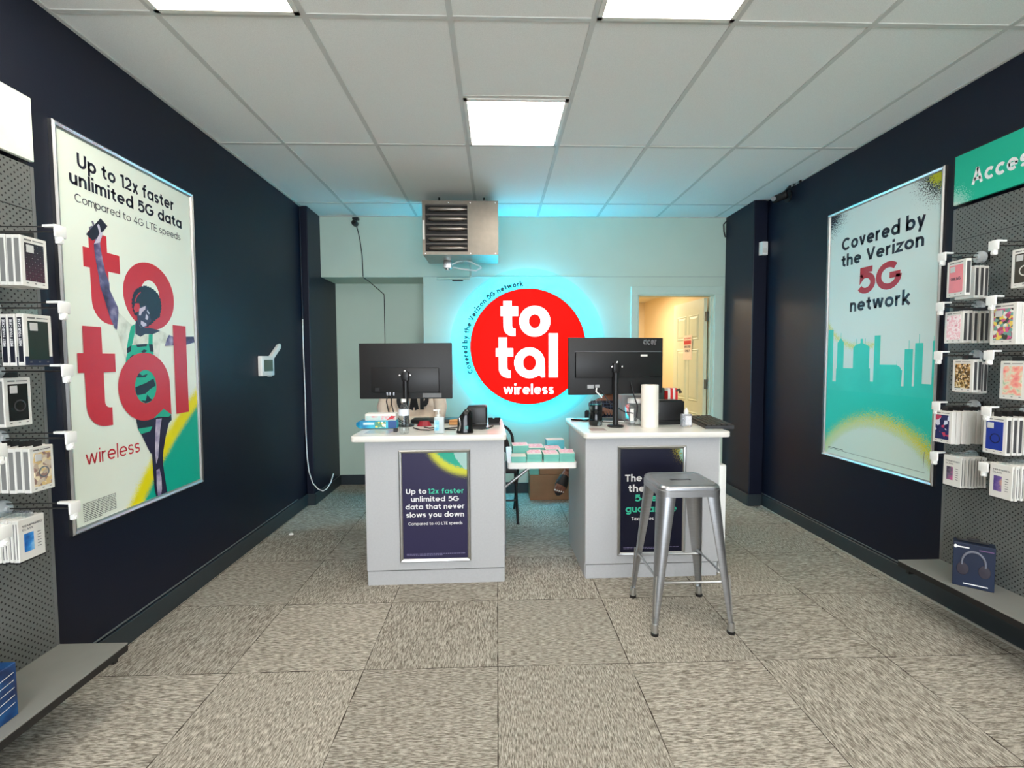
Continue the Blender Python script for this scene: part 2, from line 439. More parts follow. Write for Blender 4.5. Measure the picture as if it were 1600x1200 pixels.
m_carton = M('white_carton', (226, 224, 218), .5, var=.02)
m_spine = M('grey_carton_spine', (128, 128, 126), .5, var=.04)

# ------------------------------------------------------------------ the room
fl = MB(); fl.box(XL-.12, XR+.12, YF, 9.0, -.05, 0)
struct(fl.build('floor', carpet_mat()))
ce = MB(); ce.box(XL-.12, XR+.12, YF, YB+.06, H, H+.06)
struct(ce.build('ceiling', ceiling_mat()))
gx0, gy0, T = .422, 2.122, .6096
g = MB()
for k in range(-4, 5):
    x = gx0+k*T
    if XL < x < XR: g.box(x-.012, x+.012, YF, YB, H-.005, H)
rows = [gy0+2*T*k for k in range(-4, 4)]
for y in rows:
    if y < YB: g.box(XL, XR, y-.012, y+.012, H-.0045, H)
g.box(gx0-T, gx0, gy0+T-.012, gy0+T+.012, H-.0045, H)
g.box(XL, XL+.018, YF, YB, H-.006, H); g.box(XR-.018, XR, YF, YB, H-.006, H); g.box(XL, XR, YB-.018, YB, H-.006, H)
struct(g.build('trim_1', M('ceiling_grid_bar', (204, 203, 196), .6, var=.03)))  # bar colour darkened to stand for the shadow lines of the grid
w = MB(); w.box(XL-.12, XL, YF, 5.5, 0, H); struct(w.build('wall_left', m_navy))
w = MB(); w.box(XR, XR+.12, YF, 5.1, 0, H); struct(w.build('wall_right', m_navy))
w = MB()
w.box(-1.77, -.745, YB, 5.5, 2.236, H+.05); w.box(-.745, 1.44, YB, 5.10, 0, H+.05); w.box(-.745, -.62, 5.10, 5.5, 0, H+.05)
w.box(-1.84, -.62, 5.42, 5.5, 0, 2.3); w.box(1.44, 2.28, YB, 5.10, 2.075, H+.05); w.box(2.28, XR, YB, 5.10, 0, H+.05)
struct(w.build('wall_back', m_backwall))
w = MB(); w.box(XL, -1.77, 4.655, 5.42, 0, H, .006); struct(w.build('wall_pillar_left', m_navy))
w = MB(); w.box(2.37, XR, 4.43, YB, 0, H, .006); struct(w.build('wall_pillar_right', m_navy))
w = MB()
w.box(XL-.12, XR+.12, YF-.12, YF, 2.5, H+.05); w.box(XL-.12, XR+.12, YF-.12, YF, 0, .35); w.box(XL-.12, XL+.25, YF-.12, YF, .35, 2.5); w.box(XR-.25, XR+.12, YF-.12, YF, .35, 2.5)
struct(w.build('wall_front', m_navy))
# joint between the two sheets of the back wall
w = MB(); w.box(-.74, 2.37, YB-.003, YB, 2.235, 2.243); struct(w.build('trim_2', M('wall_joint', (176, 196, 186), .6)))
# baseboards
def baseboard(name, segs):
    b = MB(); t = MB()
    for x0, x1, y0, y1 in segs:
        b.box(x0, x1, y0, y1, 0, .11, .003, 1)
    return struct(b.build(name, m_base))
baseboard('baseboard_left', [(XL, XL+.014, YF, 4.655), (XL, -1.756, 4.641, 4.655), (-1.77, -1.756, 4.655, 5.42)])
baseboard('baseboard_back', [(-1.756, -.745, 5.406, 5.42), (-.745, 1.40, YB-.014, YB)])
baseboard('baseboard_right', [(XR-.014, XR, YF, 4.43), (2.356, XR, 4.416, 4.43), (2.356, 2.37, 4.43, YB)])
b = MB()
for x0, x1 in ((XL, XL+.006), (XR-.006, XR)): b.box(x0, x1, YF, 4.43, .118, .124)
struct(b.build('trim_3', m_basetop))
b = MB(); b.box(XR-.024, XR-.014, 1.2, 4.416, 0, .010); struct(b.build('trim_4', m_strip))
# back room seen through the doorway
w = MB()
w.box(1.0, 2.43, 7.64, 7.76, 0, 2.5); w.box(2.35, 2.47, 5.10, 7.64, 0, 2.5); w.box(.9, 1.0, 5.1, 7.64, 0, 2.5)
struct(w.build('wall_storeroom', m_cream))
w = MB(); w.box(.9, 2.47, 5.10, 7.76, 2.28, 2.34); struct(w.build('ceiling_storeroom', M('storeroom_ceiling', (236, 226, 196), .8)))
# door casing
m_case = M('mint_door_casing', (196, 218, 206), .4, var=.02)
w = MB()
w.box(1.385, 1.46, YB-.018, YB, 0, 2.065, .005); w.box(2.26, 2.345, YB-.018, YB, 0, 2.065, .005); w.box(1.385, 2.345, YB-.02, YB, 2.055, 2.14, .005)
w.box(1.44, 1.472, YB-.004, 5.10, 0, 2.05); w.box(2.25, 2.28, YB-.004, 5.10, 0, 2.05); w.box(1.44, 2.28, YB-.004, 5.10, 2.045, 2.075)
w.box(1.472, 1.484, 5.02, 5.055, 0, 2.045); w.box(2.238, 2.25, 5.02, 5.055, 0, 2.045)
struct(w.build('trim_5', m_case))
# the open door: six moulded panels
m_door = M('ivory_door_paint', (222, 226, 196), .45, var=.02)
dr = thing('door_1', 'ivory six panel door standing open into the storeroom', 'door', (2.236, 5.085, 0), math.radians(93)); dr['kind'] = 'structure'
d = MB(); DW = .76
d.box(0, DW, -.0, .038, .01, 2.035)
def panel(x0, x1, z0, z1, ys):
    for y, sgn in ((.038, 1), (0, -1)):
        a = y+sgn*.0; q = .022
        o1 = [(x0, a, z0), (x1, a, z0), (x1, a, z1), (x0, a, z1)]
        y1 = y+sgn*.007
        o2 = [(x0+q*.5, y1, z0+q*.5), (x1-q*.5, y1, z0+q*.5), (x1-q*.5, y1, z1-q*.5), (x0+q*.5, y1, z1-q*.5)]
        y2 = y-sgn*.000
        o3 = [(x0+q, y2+sgn*.001, z0+q), (x1-q, y2+sgn*.001, z0+q), (x1-q, y2+sgn*.001, z1-q), (x0+q, y2+sgn*.001, z1-q)]
        o4 = [(x0+q*2, y1, z0+q*2), (x1-q*2, y1, z0+q*2), (x1-q*2, y1, z1-q*2), (x0+q*2, y1, z1-q*2)]
        d.rings([[Vector(p) for p in r] for r in (o1, o2, o3, o4)], False, True)
for x0, x1 in ((.11, .35), (.41, .65)):
    panel(x0, x1, 1.60, 1.88, 0); panel(x0, x1, .92, 1.50, 0); panel(x0, x1, .2, .80, 0)
d.build('door_leaf', m_door, dr)
for z in (1.84, 1.12, .25):
    hg = MB(); hg.box(-.03, -.002, -.012, .026, z-.05, z+.05); hg.tube([(-.012, -.014, z-.055), (-.012, -.014, z+.055)], .007)
    hg.build('hinge', M('dull_steel_hinge', (120, 116, 108), .35, metal=1), dr, 40)
k = MB(); k.lathe([(.0, .0), (.026, .004), (.028, .02), (.012, .03), (.012, .045)], (DW-.06, -.045, 1.0), 16, 'y'); k.build('door_knob', m_alu, dr, 50)
# paper notice taped on the door
ns = thing('paper_notice', 'small white notice with red heading taped on the open door', 'sign', (2.236, 5.085, 0), math.radians(93))
n_ = MB(); n_.box(.25, .47, .0462, .0472, 1.38, 1.66); n_.build('sheet', M('notice_paper', (246, 226, 206), .7), ns)
n_ = MB(); n_.box(.27, .45, .0473, .0478, 1.555, 1.60); n_.build('heading_bar', m_red, ns)
def on_door(mb): return mb.xf(Matrix(((-1, 0, 0, .72), (0, 0, 1, .0479), (0, 1, 0, 0), (0, 0, 0, 1))))
mb = MB(); text(mb, 'EMPLOYEES', .28, .44, 1.515, .026, .15); text(mb, 'ONLY', .30, .42, 1.468, .028, .15); on_door(mb).build('lettering', m_ink, ns)
mb = MB(); text(mb, 'AUTHORIZED', .275, .445, 1.615, .018, .15); on_door(mb).build('lettering', m_red, ns)

# ------------------------------------------------------------------ ceiling panels
m_lit = M('lit_diffuser', (255, 250, 240), .5, var=0, emit=PANEL_POWER, emit_rgb=(255, 246, 232))
def ceiling_light(cx, cy, label):
    t = thing('ceiling_light', label, 'light', (cx, cy, H), 0, 'ceiling light panels')
    s = T/2-.012; f = MB()
    for x0, x1, y0, y1 in ((-s, s, -s, -s+.02), (-s, s, s-.02, s), (-s, -s+.02, -s, s), (s-.02, s, -s, s)): f.box(x0, x1, y0, y1, -.012, -.001)
    f.build('frame', M('light_frame', (225, 222, 212), .4), t)
    q = MB(); q.box(-s+.02, s-.02, -s+.02, s-.02, -.009, -.003); q.build('diffuser', m_lit, t)
ceiling_light(gx0-T/2, gy0+1.5*T, 'bright square ceiling panel nearest the unit heater')
ceiling_light(gx0-2.5*T, gy0-.5*T, 'bright ceiling panel cut by the top edge above the left poster')
ceiling_light(gx0+.5*T, gy0-.5*T, 'bright ceiling panel cut by the top edge right of centre')
for i, (cx, cy) in enumerate(((-2.5, -3.5), (.5, -3.5), (2.5, -2.0), (-1, -6.0), (2.5, -6.5))):  # out of view panels, added to light the room
    ceiling_light(gx0+cx*T, gy0+cy*T, 'added ceiling panel over the unseen front of the shop')
# storeroom lamp
lt = bpy.data.lights.new('storeroom_lamp', 'AREA'); lt.energy = 12; lt.size = .6; lt.color = (1, .87, .66)
lo = bpy.data.objects.new('storeroom_lamp', lt); C.objects.link(lo); lo.location = (1.6, 6.3, 2.25)

# ------------------------------------------------------------------ framed posters
def framed(name, label, cat, loc, basis, W, Hh, fw=.024, dp=.022):
    t = thing(name, label, cat, loc, basis=basis)
    f = MB()
    def bar(p0, p1, n):      # p0->p1 outer edge, n inward
        (x0, y0), (x1, y1) = p0, p1; nx, ny = n; dx, dy = (x1-x0), (y1-y0); L = math.hypot(dx, dy); ux, uy = dx/L, dy/L
        prof = [(0, 0), (0, dp*.7), (fw*.3, dp), (fw*.75, dp*.8), (fw, dp*.45), (fw, 0)]
        r0 = [Vector((x0+nx*a+ux*a, y0+ny*a+uy*a, z)) for a, z in prof]; r1 = [Vector((x1+nx*a-ux*a, y1+ny*a-uy*a, z)) for a, z in prof]
        f.rings([r0, r1])
    bar((0, 0), (W, 0), (0, 1)); bar((W, 0), (W, Hh), (-1, 0)); bar((W, Hh), (0, Hh), (0, -1)); bar((0, Hh), (0, 0), (1, 0))
    f.build('frame', m_alu, t)
    return t
def sheet(t, W, Hh, mat, z=.006, inset=.02):
    s = MB(); s.box(inset, W-inset, inset, Hh-inset, z-.005, z); return s.build('print', mat, t)
def lay(t, name, pts, mat, z):
    return MB().poly(pts, z).flat(name, mat, t)

# left wall poster
pm = print_mat('left_poster_print', (236, 244, 231), [
    dict(k='disc', c=(2.18, -1.337), r=2.30, amp=.19, s=300, rgb=(240, 228, 20)),
    dict(k='disc', c=(2.18, -1.337), r=2.215, amp=.15, s=300, rgb=(10, 176, 150))])
LW, LH = .925, 1.752
pl = framed('wall_poster', 'tall framed poster of a woman raising a phone among red letters', 'poster', (XL, 2.095, .648), LEFT, LW, LH)
sheet(pl, LW, LH, pm)
m_afro = M('dark_hair_print', (26, 44, 62), .45, var=.1, scale=60)
m_armp = marble_mat('violet_skin_print', [(44, 40, 72), (96, 90, 134), (176, 170, 200)], 14, .45)
m_legd = M('dark_skin_print', (30, 28, 62), .45)
m_hi = M('pale_skin_print', (206, 198, 216), .45)
m_shirt = marble_mat('shirt_print', [(196, 204, 190), (222, 230, 218), (236, 240, 230)], 20, .5)
m_gr = M('overall_green_print', (28, 178, 146), .45)
m_cam = M('camouflage_print', (20, 34, 52), .45)
mb = MB(); logo_t(mb, .132, 1.338, 1.262, 1.174, .925, 0); logo_o(mb, .541, 1.092, .187, .176, .07, .085, 0)
mb.xf(Matrix.Translation((0, 0, .0065))).flat('red_letters', m_red, pl)
fig = lay(pl, 'printed_shirt', [(0.319, 0.987), (0.353, 0.965), (0.386, 0.94), (0.423, 0.927), (0.456, 0.876), (0.542, 0.892), (0.605, 0.915), (0.646, 0.907), (0.668, 0.894), (0.642, 0.845), (0.604, 0.848), (0.586, 0.769), (0.548, 0.748), (0.351, 0.749), (0.325, 0.835), (0.304, 0.903)], m_shirt, .0070)
lay(pl, 'printed_arm', [(0.192, 1.285), (0.212, 1.33), (0.228, 1.337), (0.24, 1.331), (0.228, 1.297), (0.231, 1.269), (0.239, 1.219), (0.252, 1.166), (0.271, 1.12), (0.271, 1.09), (0.28, 1.073), (0.316, 1.012), (0.319, 0.989), (0.304, 0.903), (0.292, 0.907), (0.262, 0.965), (0.24, 1.034), (0.216, 1.097), (0.213, 1.13), (0.2, 1.204), (0.193, 1.26)], m_armp, .0074)
lay(pl, 'printed_phone', [(0.237, 1.414), (0.275, 1.388), (0.233, 1.337), (0.211, 1.315), (0.186, 1.299), (0.152, 1.319)], m_ink, .0078)
lay(pl, 'printed_hand', [(0.215, 1.377), (0.223, 1.383), (0.229, 1.378), (0.236, 1.347), (0.246, 1.357), (0.24, 1.331), (0.224, 1.3), (0.192, 1.285), (0.211, 1.315), (0.226, 1.341)], m_hi, .0082)
lay(pl, 'printed_fingers', [(0.185, 1.385), (0.194, 1.39), (0.202, 1.374), (0.194, 1.365), (0.178, 1.339), (0.171, 1.341), (0.169, 1.353), (0.181, 1.363), (0.192, 1.367)], M('grey_skin_print', (110, 108, 128), .45), .0076)
lay(pl, 'printed_neck', [(0.433, 0.964), (0.459, 0.925), (0.482, 0.922), (0.514, 0.927), (0.553, 0.923), (0.605, 0.915), (0.545, 0.893), (0.491, 0.892), (0.456, 0.876), (0.421, 0.89), (0.423, 0.935)], M('slate_skin_print', (46, 54, 78), .45), .0074)
hair = [(0.504, 1.142), (0.536, 1.138), (0.571, 1.129), (0.601, 1.107), (0.615, 1.079), (0.619, 1.044), (0.607, 1.009), (0.603, 0.991), (0.574, 0.976), (0.542, 0.952), (0.505, 0.932), (0.474, 0.98), (0.446, 0.985), (0.426, 0.984), (0.412, 1.014), (0.409, 1.05), (0.422, 1.092), (0.443, 1.115), (0.472, 1.131)]
cur = []
for i, p in enumerate(hair):
    q = hair[(i+1) % len(hair)]
    for s_ in range(4):
        f_ = s_/4; x_, y_ = p[0]+(q[0]-p[0])*f_, p[1]+(q[1]-p[1])*f_; e = .006 if s_ % 2 else 0
        cur.append((x_+(x_-.51)*e/.1, y_+(y_-1.04)*e/.1))
lay(pl, 'printed_hair', cur, m_afro, .0078)
lay(pl, 'printed_face', [(0.454, 1.027), (0.504, 1.045), (0.528, 1.005), (0.529, 0.984), (0.54, 0.964), (0.512, 0.941), (0.482, 0.922), (0.459, 0.925), (0.439, 0.956), (0.437, 0.985)], M('slate_face_print', (58, 64, 92), .45), .0082)
hl = MB(); hl.poly([(.455, 1.02), (.50, 1.038), (.497, 1.02), (.475, 1.005), (.462, .985), (.450, .985)], .0086); hl.poly([(.501, .999), (.517, .983), (.51, .966), (.494, .969)], .0086); hl.poly([(.464, .96), (.498, .948), (.503, .938), (.476, .928), (.46, .942)], .0086); hl.poly([(.512, 1.02), (.527, 1.002), (.523, .996), (.508, 1.01)], .0086)
hl.flat('printed_highlights', m_hi, pl)
lay(pl, 'printed_headphone', [(0.427, 1.044), (0.455, 1.047), (0.46, 1.027), (0.45, 1.006), (0.427, 0.996), (0.415, 1.015)], m_red, .0086)
mb = MB(); mb.stroke(arcp(.51, 1.03, .085, 165, 118, 8), .006, z=.0086); mb.flat('printed_headband', m_red, pl)
mb = MB(); mb.poly([(0.385, 0.829), (0.539, 0.843), (0.544, 0.782), (0.566, 0.743), (0.59, 0.503), (0.358, 0.526), (0.336, 0.67), (0.352, 0.765), (0.37, 0.808)], .0078); mb.poly([(0.393, 0.925), (0.421, 0.939), (0.419, 0.902), (0.398, 0.837), (0.384, 0.817), (0.357, 0.808), (0.374, 0.868)], .0079); mb.poly([(0.515, 0.891), (0.545, 0.893), (0.541, 0.833), (0.509, 0.84)], .0079)
mb.flat('printed_overalls', m_gr, pl)
mb = MB()
for p in ([(0.404, 0.619), (0.476, 0.636), (0.536, 0.658), (0.549, 0.619), (0.509, 0.604), (0.472, 0.581), (0.415, 0.577), (0.405, 0.594)], [(0.415, 0.667), (0.433, 0.691), (0.455, 0.676), (0.496, 0.685), (0.478, 0.667)], [(0.436, 0.551), (0.47, 0.544), (0.484, 0.576), (0.506, 0.554), (0.523, 0.544), (0.469, 0.531)], [(.36, .815), (.39, .83), (.385, .80), (.36, .79)], [(.512, .84), (.541, .84), (.545, .80), (.52, .80)], [(.42, .835), (.50, .842), (.495, .828), (.43, .822)], [(.455, .80), (.475, .812), (.50, .805), (.47, .79)], [(.375, .77), (.40, .785), (.41, .775), (.385, .755)]): mb.poly(p, .0083)
mb.flat('printed_camouflage', m_cam, pl)
mb = MB(); mb.poly([(0.672, 0.897), (0.698, 0.891), (0.709, 0.888), (0.709, 0.838), (0.635, 0.833), (0.65, 0.867)], .0076); mb.poly([(0.80, 0.892), (0.895, 0.897), (0.899, 0.862), (0.80, 0.842)], .0076); mb.flat('printed_forearm', m_armp, pl)
lay(pl, 'printed_leg', [(0.402, 0.452), (0.523, 0.449), (0.519, 0.381), (0.506, 0.26), (0.492, 0.263), (0.472, 0.295), (0.436, 0.365), (0.408, 0.406)], m_legd, .0076)
lay(pl, 'printed_shorts', [(0.408, 0.406), (0.512, 0.404), (0.495, 0.381), (0.431, 0.376)], m_gr, .0080)
lay(pl, 'printed_camouflage', [(0.4, 0.456), (0.524, 0.456), (0.512, 0.404), (0.408, 0.406)], m_cam, .0080)
lay(pl, 'printed_leg', [(0.517, 0.448), (0.66, 0.433), (0.642, 0.408), (0.61, 0.332), (0.588, 0.26), (0.584, 0.236), (0.581, 0.181), (0.59, 0.113), (0.605, 0.021), (0.520, 0.021), (0.508, 0.07), (0.502, 0.176), (0.5, 0.244), (0.5, 0.298), (0.502, 0.341)], m_legd, .0084)
mb = MB(); mb.poly([(0.541, 0.439), (0.585, 0.438), (0.568, 0.374), (0.545, 0.232), (0.528, 0.2), (0.522, 0.257), (0.53, 0.358)], .0088); mb.poly([(0.527, 0.165), (0.55, 0.169), (0.563, 0.12), (0.563, 0.055), (0.554, 0.022), (0.530, 0.022), (0.524, 0.084)], .0088); mb.flat('printed_highlights', marble_mat('leg_highlight_print', [(120, 112, 160), (176, 168, 196), (216, 208, 222)], 18), pl)
mb = MB(); logo_t(mb, .073, .909, .787, .7005, .448, 0); logo_a(mb, 0); logo_l(mb, 0)
mb.xf(Matrix.Translation((0, 0, .0092))).flat('red_letters', m_red, pl)
lay(pl, 'printed_shorts', [(0.601, 0.489), (0.661, 0.451), (0.662, 0.419), (0.642, 0.408), (0.604, 0.44), (0.523, 0.447)], m_gr, .0098)
lay(pl, 'printed_camouflage', [(.66, .452), (.662, .419), (.642, .408), (.604, .436), (.53, .445), (.56, .450), (.64, .440)], m_cam, .0101)
lettering(pl, 'headline', [('Up to 12x faster', .125, .76, 1.603, .063, .14), ('unlimited 5G data', .081, .822, 1.519, .060, .14)], m_ink, .0068)
lettering(pl, 'subline', [('Compared to 4G LTE speeds', .103, .806, 1.4485, .037, .08)], m_ink, .0068)
lettering(pl, 'red_words', [('wireless', .092, .418, .286, .066, .085)], m_red, .0068)
mb = MB()
for i in range(11):
    x_ = .066
    while x_ < (.25 if i < 10 else .17):
        L_ = random.uniform(.006, .026); mb.poly([(x_, .117-i*.0079), (min(x_+L_, .25), .117-i*.0079), (min(x_+L_, .25), .1202-i*.0079), (x_, .1202-i*.0079)], .0068); x_ += L_+.003
mb.flat('fine_print', M('grey_ink', (84, 88, 92), .5, var=0), pl)

# right wall poster
RW, RH = .945, 1.80
rp = print_mat('right_poster_print', (224, 240, 236), [
    dict(k='disc', c=(.0, 1.80), r=.13, amp=.60, s=150, rgb=(24, 30, 46)),
    dict(k='disc', c=(.95, 1.82), r=.17, amp=.60, s=150, rgb=(40, 50, 50)),
    dict(k='disc', c=(.95, 1.82), r=.12, amp=.22, s=120, rgb=(200, 200, 40)),
    dict(k='ring', c=(.36, 1.23), r=.42, w=.010, amp=.20, s=260, umax=.5, vmax=1.02, rgb=(214, 220, 110)),
    dict(k='half', abc=(0, -1, .56), amp=.01, s=60, rgb=(44, 212, 194)),
    dict(k='disc', c=(.53, -.275), r=.625, amp=.40, s=260, rgb=(226, 222, 40)),
    dict(k='disc', c=(.49, -.275), r=.59, amp=.42, s=300, rgb=(208, 232, 200)),
    dict(k='disc', c=(.50, -.275), r=.545, amp=.14, s=200, rgb=(220, 240, 230))])
pr_ = framed('wall_poster', 'tall framed poster with a green city skyline under navy words', 'poster', (XR, 3.592, .660), RIGHT, RW, RH)
sheet(pr_, RW, RH, rp)
sky = [(.024, .50), (0.028, 0.944), (0.082, 0.944), (0.085, 0.562), (0.119, 0.562), (0.119, 0.659), (0.126, 0.659), (0.126, 0.846), (0.16, 0.88), (0.192, 0.846), (0.192, 0.663), (0.285, 0.663), (0.285, 0.81), (0.311, 0.826), (0.35, 0.836), (0.35, 0.866), (0.370, 0.866), (0.371, 0.836), (0.406, 0.823), (0.432, 0.81), (0.432, 0.665), (0.441, 0.665), (0.445, 0.577), (0.471, 0.577), (0.473, 0.882), (0.523, 0.882), (0.523, 0.691), (0.655, 0.691), (0.683, 0.677), (0.69, 0.66), (0.698, 0.66), (0.694, 0.56), (0.712, 0.56), (0.712, 0.788), (0.771, 0.788), (0.771, 0.564), (0.785, 0.564), (0.785, 0.822), (0.839, 0.822), (0.839, 0.582), (0.901, 0.582), (0.901, 0.832), (0.915, 0.832), (.919, .50)]
mb = MB(); mb.poly(sky, .0064)
for x_, z0, z1 in ((.16, .88, .915), (.315, .82, .867), (.393, .82, .867), (.657, .69, .715), (.742, .788, .84), (.812, .822, .875), (.91, .83, .86)): mb.poly([(x_-.002, z0), (x_+.002, z0), (x_+.002, z1), (x_-.002, z1)], .0065)
mb.flat('skyline', M('skyline_green', (44, 212, 194), .4, var=.06, scale=6), pr_)
lettering(pr_, 'headline', [('Covered by', .143, .825, 1.502, .088, .15), ('the Verizon', .143, .819, 1.388, .082, .15), ('network', .24, .735, 1.058, .088, .15)], m_ink, .0068)
lettering(pr_, 'red_words', [('5G', .312, .670, 1.17, .178, .155)], M('crimson_print', (186, 34, 52), .4, var=.02), .0068)
mb = MB(); mb.poly([(.058, .060), (.882, .061), (.882, .0635), (.058, .0625)], .0068); mb.poly([(.062, .068), (.215, .068), (.215, .073), (.062, .073)], .0068); mb.poly([(.869, .09), (.872, .09), (.876, .185), (.873, .185)], .0068)
mb.flat('fine_print', M('grey_green_ink', (110, 130, 124), .5, var=0), pr_)

# ------------------------------------------------------------------ illuminated round sign
sg = thing('illuminated_sign', 'round red lit shop sign with a cyan glow on the back wall', 'sign', (.317, 4.875, 1.523), basis=FRONT)
SR = .580
m_redlit = M('lit_red_face', (225, 10, 4), .5, spec=.08, var=0, emit=.62, emit_rgb=(255, 10, 2))
m_whitelit = M('lit_white_letters', (250, 250, 250), .4, var=0, emit=.75, emit_rgb=(240, 246, 250))
d = MB(); d.lathe([(.0, -.02), (SR, -.02), (SR, .0), (SR-.002, .003), (.0, .003)], n=96); d.build('red_disc', m_redlit, sg, 30)
d = MB(); d.lathe([(.40, -.021), (.40, -.026), (.572, -.026), (.572, -.021)], n=96)
d.build('halo_ring', M('cyan_light_ring', (0, 232, 250), .4, var=0, emit=HALO_POWER, emit_rgb=(0, 232, 255)), sg, 30)
d = MB(); d.lathe([(SR+.006, -.022), (SR+.006, .004), (SR, .004), (SR, -.022), (SR+.006, -.022)], n=96); d.build('rim', M('dark_sign_rim', (60, 20, 20), .4), sg, 30)
d = MB(); d.lathe([(SR-.006, -.088), (SR+.006, -.088), (SR+.006, -.036), (SR-.006, -.036)], n=96); d.build('edge_light', M('cyan_edge_light', (0, 200, 250), .4, var=0, emit=EDGE_POWER, emit_rgb=(0, 214, 255)), sg, 30)
ac = MB(); ac.lathe([(.79, -.034), (.79, -.031), (.60, -.031)], n=96)
t = NT('cyan_tinted_acrylic'); mx = t.node('ShaderNodeMixShader'); tr = t.node('ShaderNodeBsdfTransparent'); gl = t.node('ShaderNodeBsdfGlossy'); gl.inputs['Roughness'].default_value = .3
mx.inputs[0].default_value = .015; tr.inputs[0].default_value = lin((240, 255, 255)); t.link(tr.outputs[0], mx.inputs[1]); t.link(gl.outputs[0], mx.inputs[2]); t.link(mx.outputs[0], t.t.nodes['Material Output'].inputs['Surface'])  # faint cyan tint added to the acrylic to deepen the sign's glow
ac.build('acrylic_backer', t.m, sg, 30)
for k in range(4):
    a = PI/4+k*PI/2; b = MB(); b.tube([(.4*math.cos(a), .4*math.sin(a), -.104), (.4*math.cos(a), .4*math.sin(a), -.02)], .012, 10); b.build('standoff', m_alu, sg, 40)
mb = MB(); kx, ky = .842, .842*1.19/1.19
LF = lambda x, y: ((x-.4455)*.842-.0135, (y-.448)*.883-.313)
logo_t(mb, .132, 1.322, 1.262, 1.150, .925, 0, LF); logo_o(mb, .541, 1.092, .187, .176, .07, .078, 0, LF)
logo_t(mb, .073, .909, .787, .69, .448, 0, LF); logo_a(mb, 0, LF); logo_l(mb, 0, LF)
mb.xf(Matrix.Translation((0, 0, .005))).flat('white_logo', m_whitelit, sg)
lettering(sg, 'white_word', [('wireless', -.252, .259, -.481, .100, .14)], m_whitelit, .005)
def ringtext(f, y):
    a = math.radians(205-(205-94.5)*f); r = .612+y; return (r*math.cos(a), r*math.sin(a))
mb = MB(); text(mb, 'Covered by the Verizon 5G network', 0, 1, 0, .053, .19, -.0300, curve=ringtext); mb.flat('arc_lettering', M('slate_letters', (14, 34, 44), .5, var=0), sg)

# ------------------------------------------------------------------ unit heater
m_heat = M('galvanised_heater_skin', (134, 127, 117), .38, metal=.8, var=.06, scale=20)
uh = thing('unit_heater', 'grey metal gas unit heater hung under the ceiling by the back wall', 'heater', (-.305, 4.2, 2.295))
b = MB(); x0, x1, z0, z1, dp = -.324, .324, 0, .456, .39
b.box(x0, x1, .012, dp, z0, z1, .004, 1)
b.box(x0, x1, 0, .02, z1-.036, z1); b.box(x0, x1, 0, .02, z0, z0+.026); b.box(x0, x0+.026, 0, .02, z0+.026, z1-.036); b.box(.062, x1, 0, .02, z0+.026, z1-.036)
b.build('cabinet', m_heat, uh)
b = MB(); b.box(x0+.026, .062, .008, .0125, .026, z1-.036); b.build('louver_recess', M('dark_heater_interior', (26, 24, 22), .7), uh)
for i in range(5):
    z = .055+i*.0815-(.008 if i == 1 else 0)
    l = MB(); l.tube([(x0+.05, -.002, z), (x0+.075, -.006, z), (.0, -.006, z+.001), (.058, -.002, z+.001)], [.006, .02, .018, .006], 10)
    l.build('heat_exchanger_tube', M('heat_tube_steel', (150, 142, 134), .3, metal=.9), uh, 50)
    l = MB(); l.box(x0+.03, .06, -.004, .008, z+.032, z+.044); l.build('louver_blade', M('louver_grey', (92, 88, 84), .45, metal=.6), uh)
b = MB(); b.box(x0+.004, x0+.020, -.001, .0005, .13, .29); b.build('rating_label', m_paper, uh)
b = MB()
for x, z in ((-.30, .012), (.085, .012), (.30, .012), (.085, .44), (-.1, .44), (.30, .44)): b.lathe([(.0, -.004), (.005, -.003), (.006, .001)], (x, 0, z), 8, 'y')
b.build('screw_heads', m_chrome, uh, 40)
for x in (-.2, .2):
    b = MB(); b.tube([(x, .2, z1-.002), (x, .2, H-2.295-.002)], .008, 8); b.box(x-.03, x+.03, .18, .22, z1, z1+.012); b.build('hanger_rod', m_dark, uh, 40)
gp = thing('gas_valve_pipe', 'gas valve with white hose and pipe below the unit heater', 'pipe', (-.305, 4.2, 2.295))
b = MB(); b.box(-.175, -.10, .24, .31, -.068, -.001, .008); b.lathe([(.022, -.085), (.022, -.065)], (-.137, .275, 0), 14); b.build('gas_valve', m_alu, gp, 40)
b = MB(); pts = [(-.10, .275, -.03)]+[(-.10+.26*f, .275-.03*math.sin(f*PI), -.03+.03*math.sin(f*PI*1.2)) for f in [k/10 for k in range(1, 11)]]+[(.17, .28, -.055), (.12, .28, -.085), (.02, .28, -.075), (-.09, .28, -.055)]
b.tube(pts, .007, 8); b.build('hose', m_white, gp, 60)
b = MB(); b.tube([(.07, .29, -.001), (.07, .29, -.13), (.055, .29, -.155), (-.24, .29, -.155)], .012, 10); b.build('gas_pipe', M('painted_pipe', (150, 190, 184), .4), gp, 50)
b = MB(); b.box(-.10, .0, .276, .304, -.178, -.166, .004); b.build('shutoff_lever', m_black, gp)

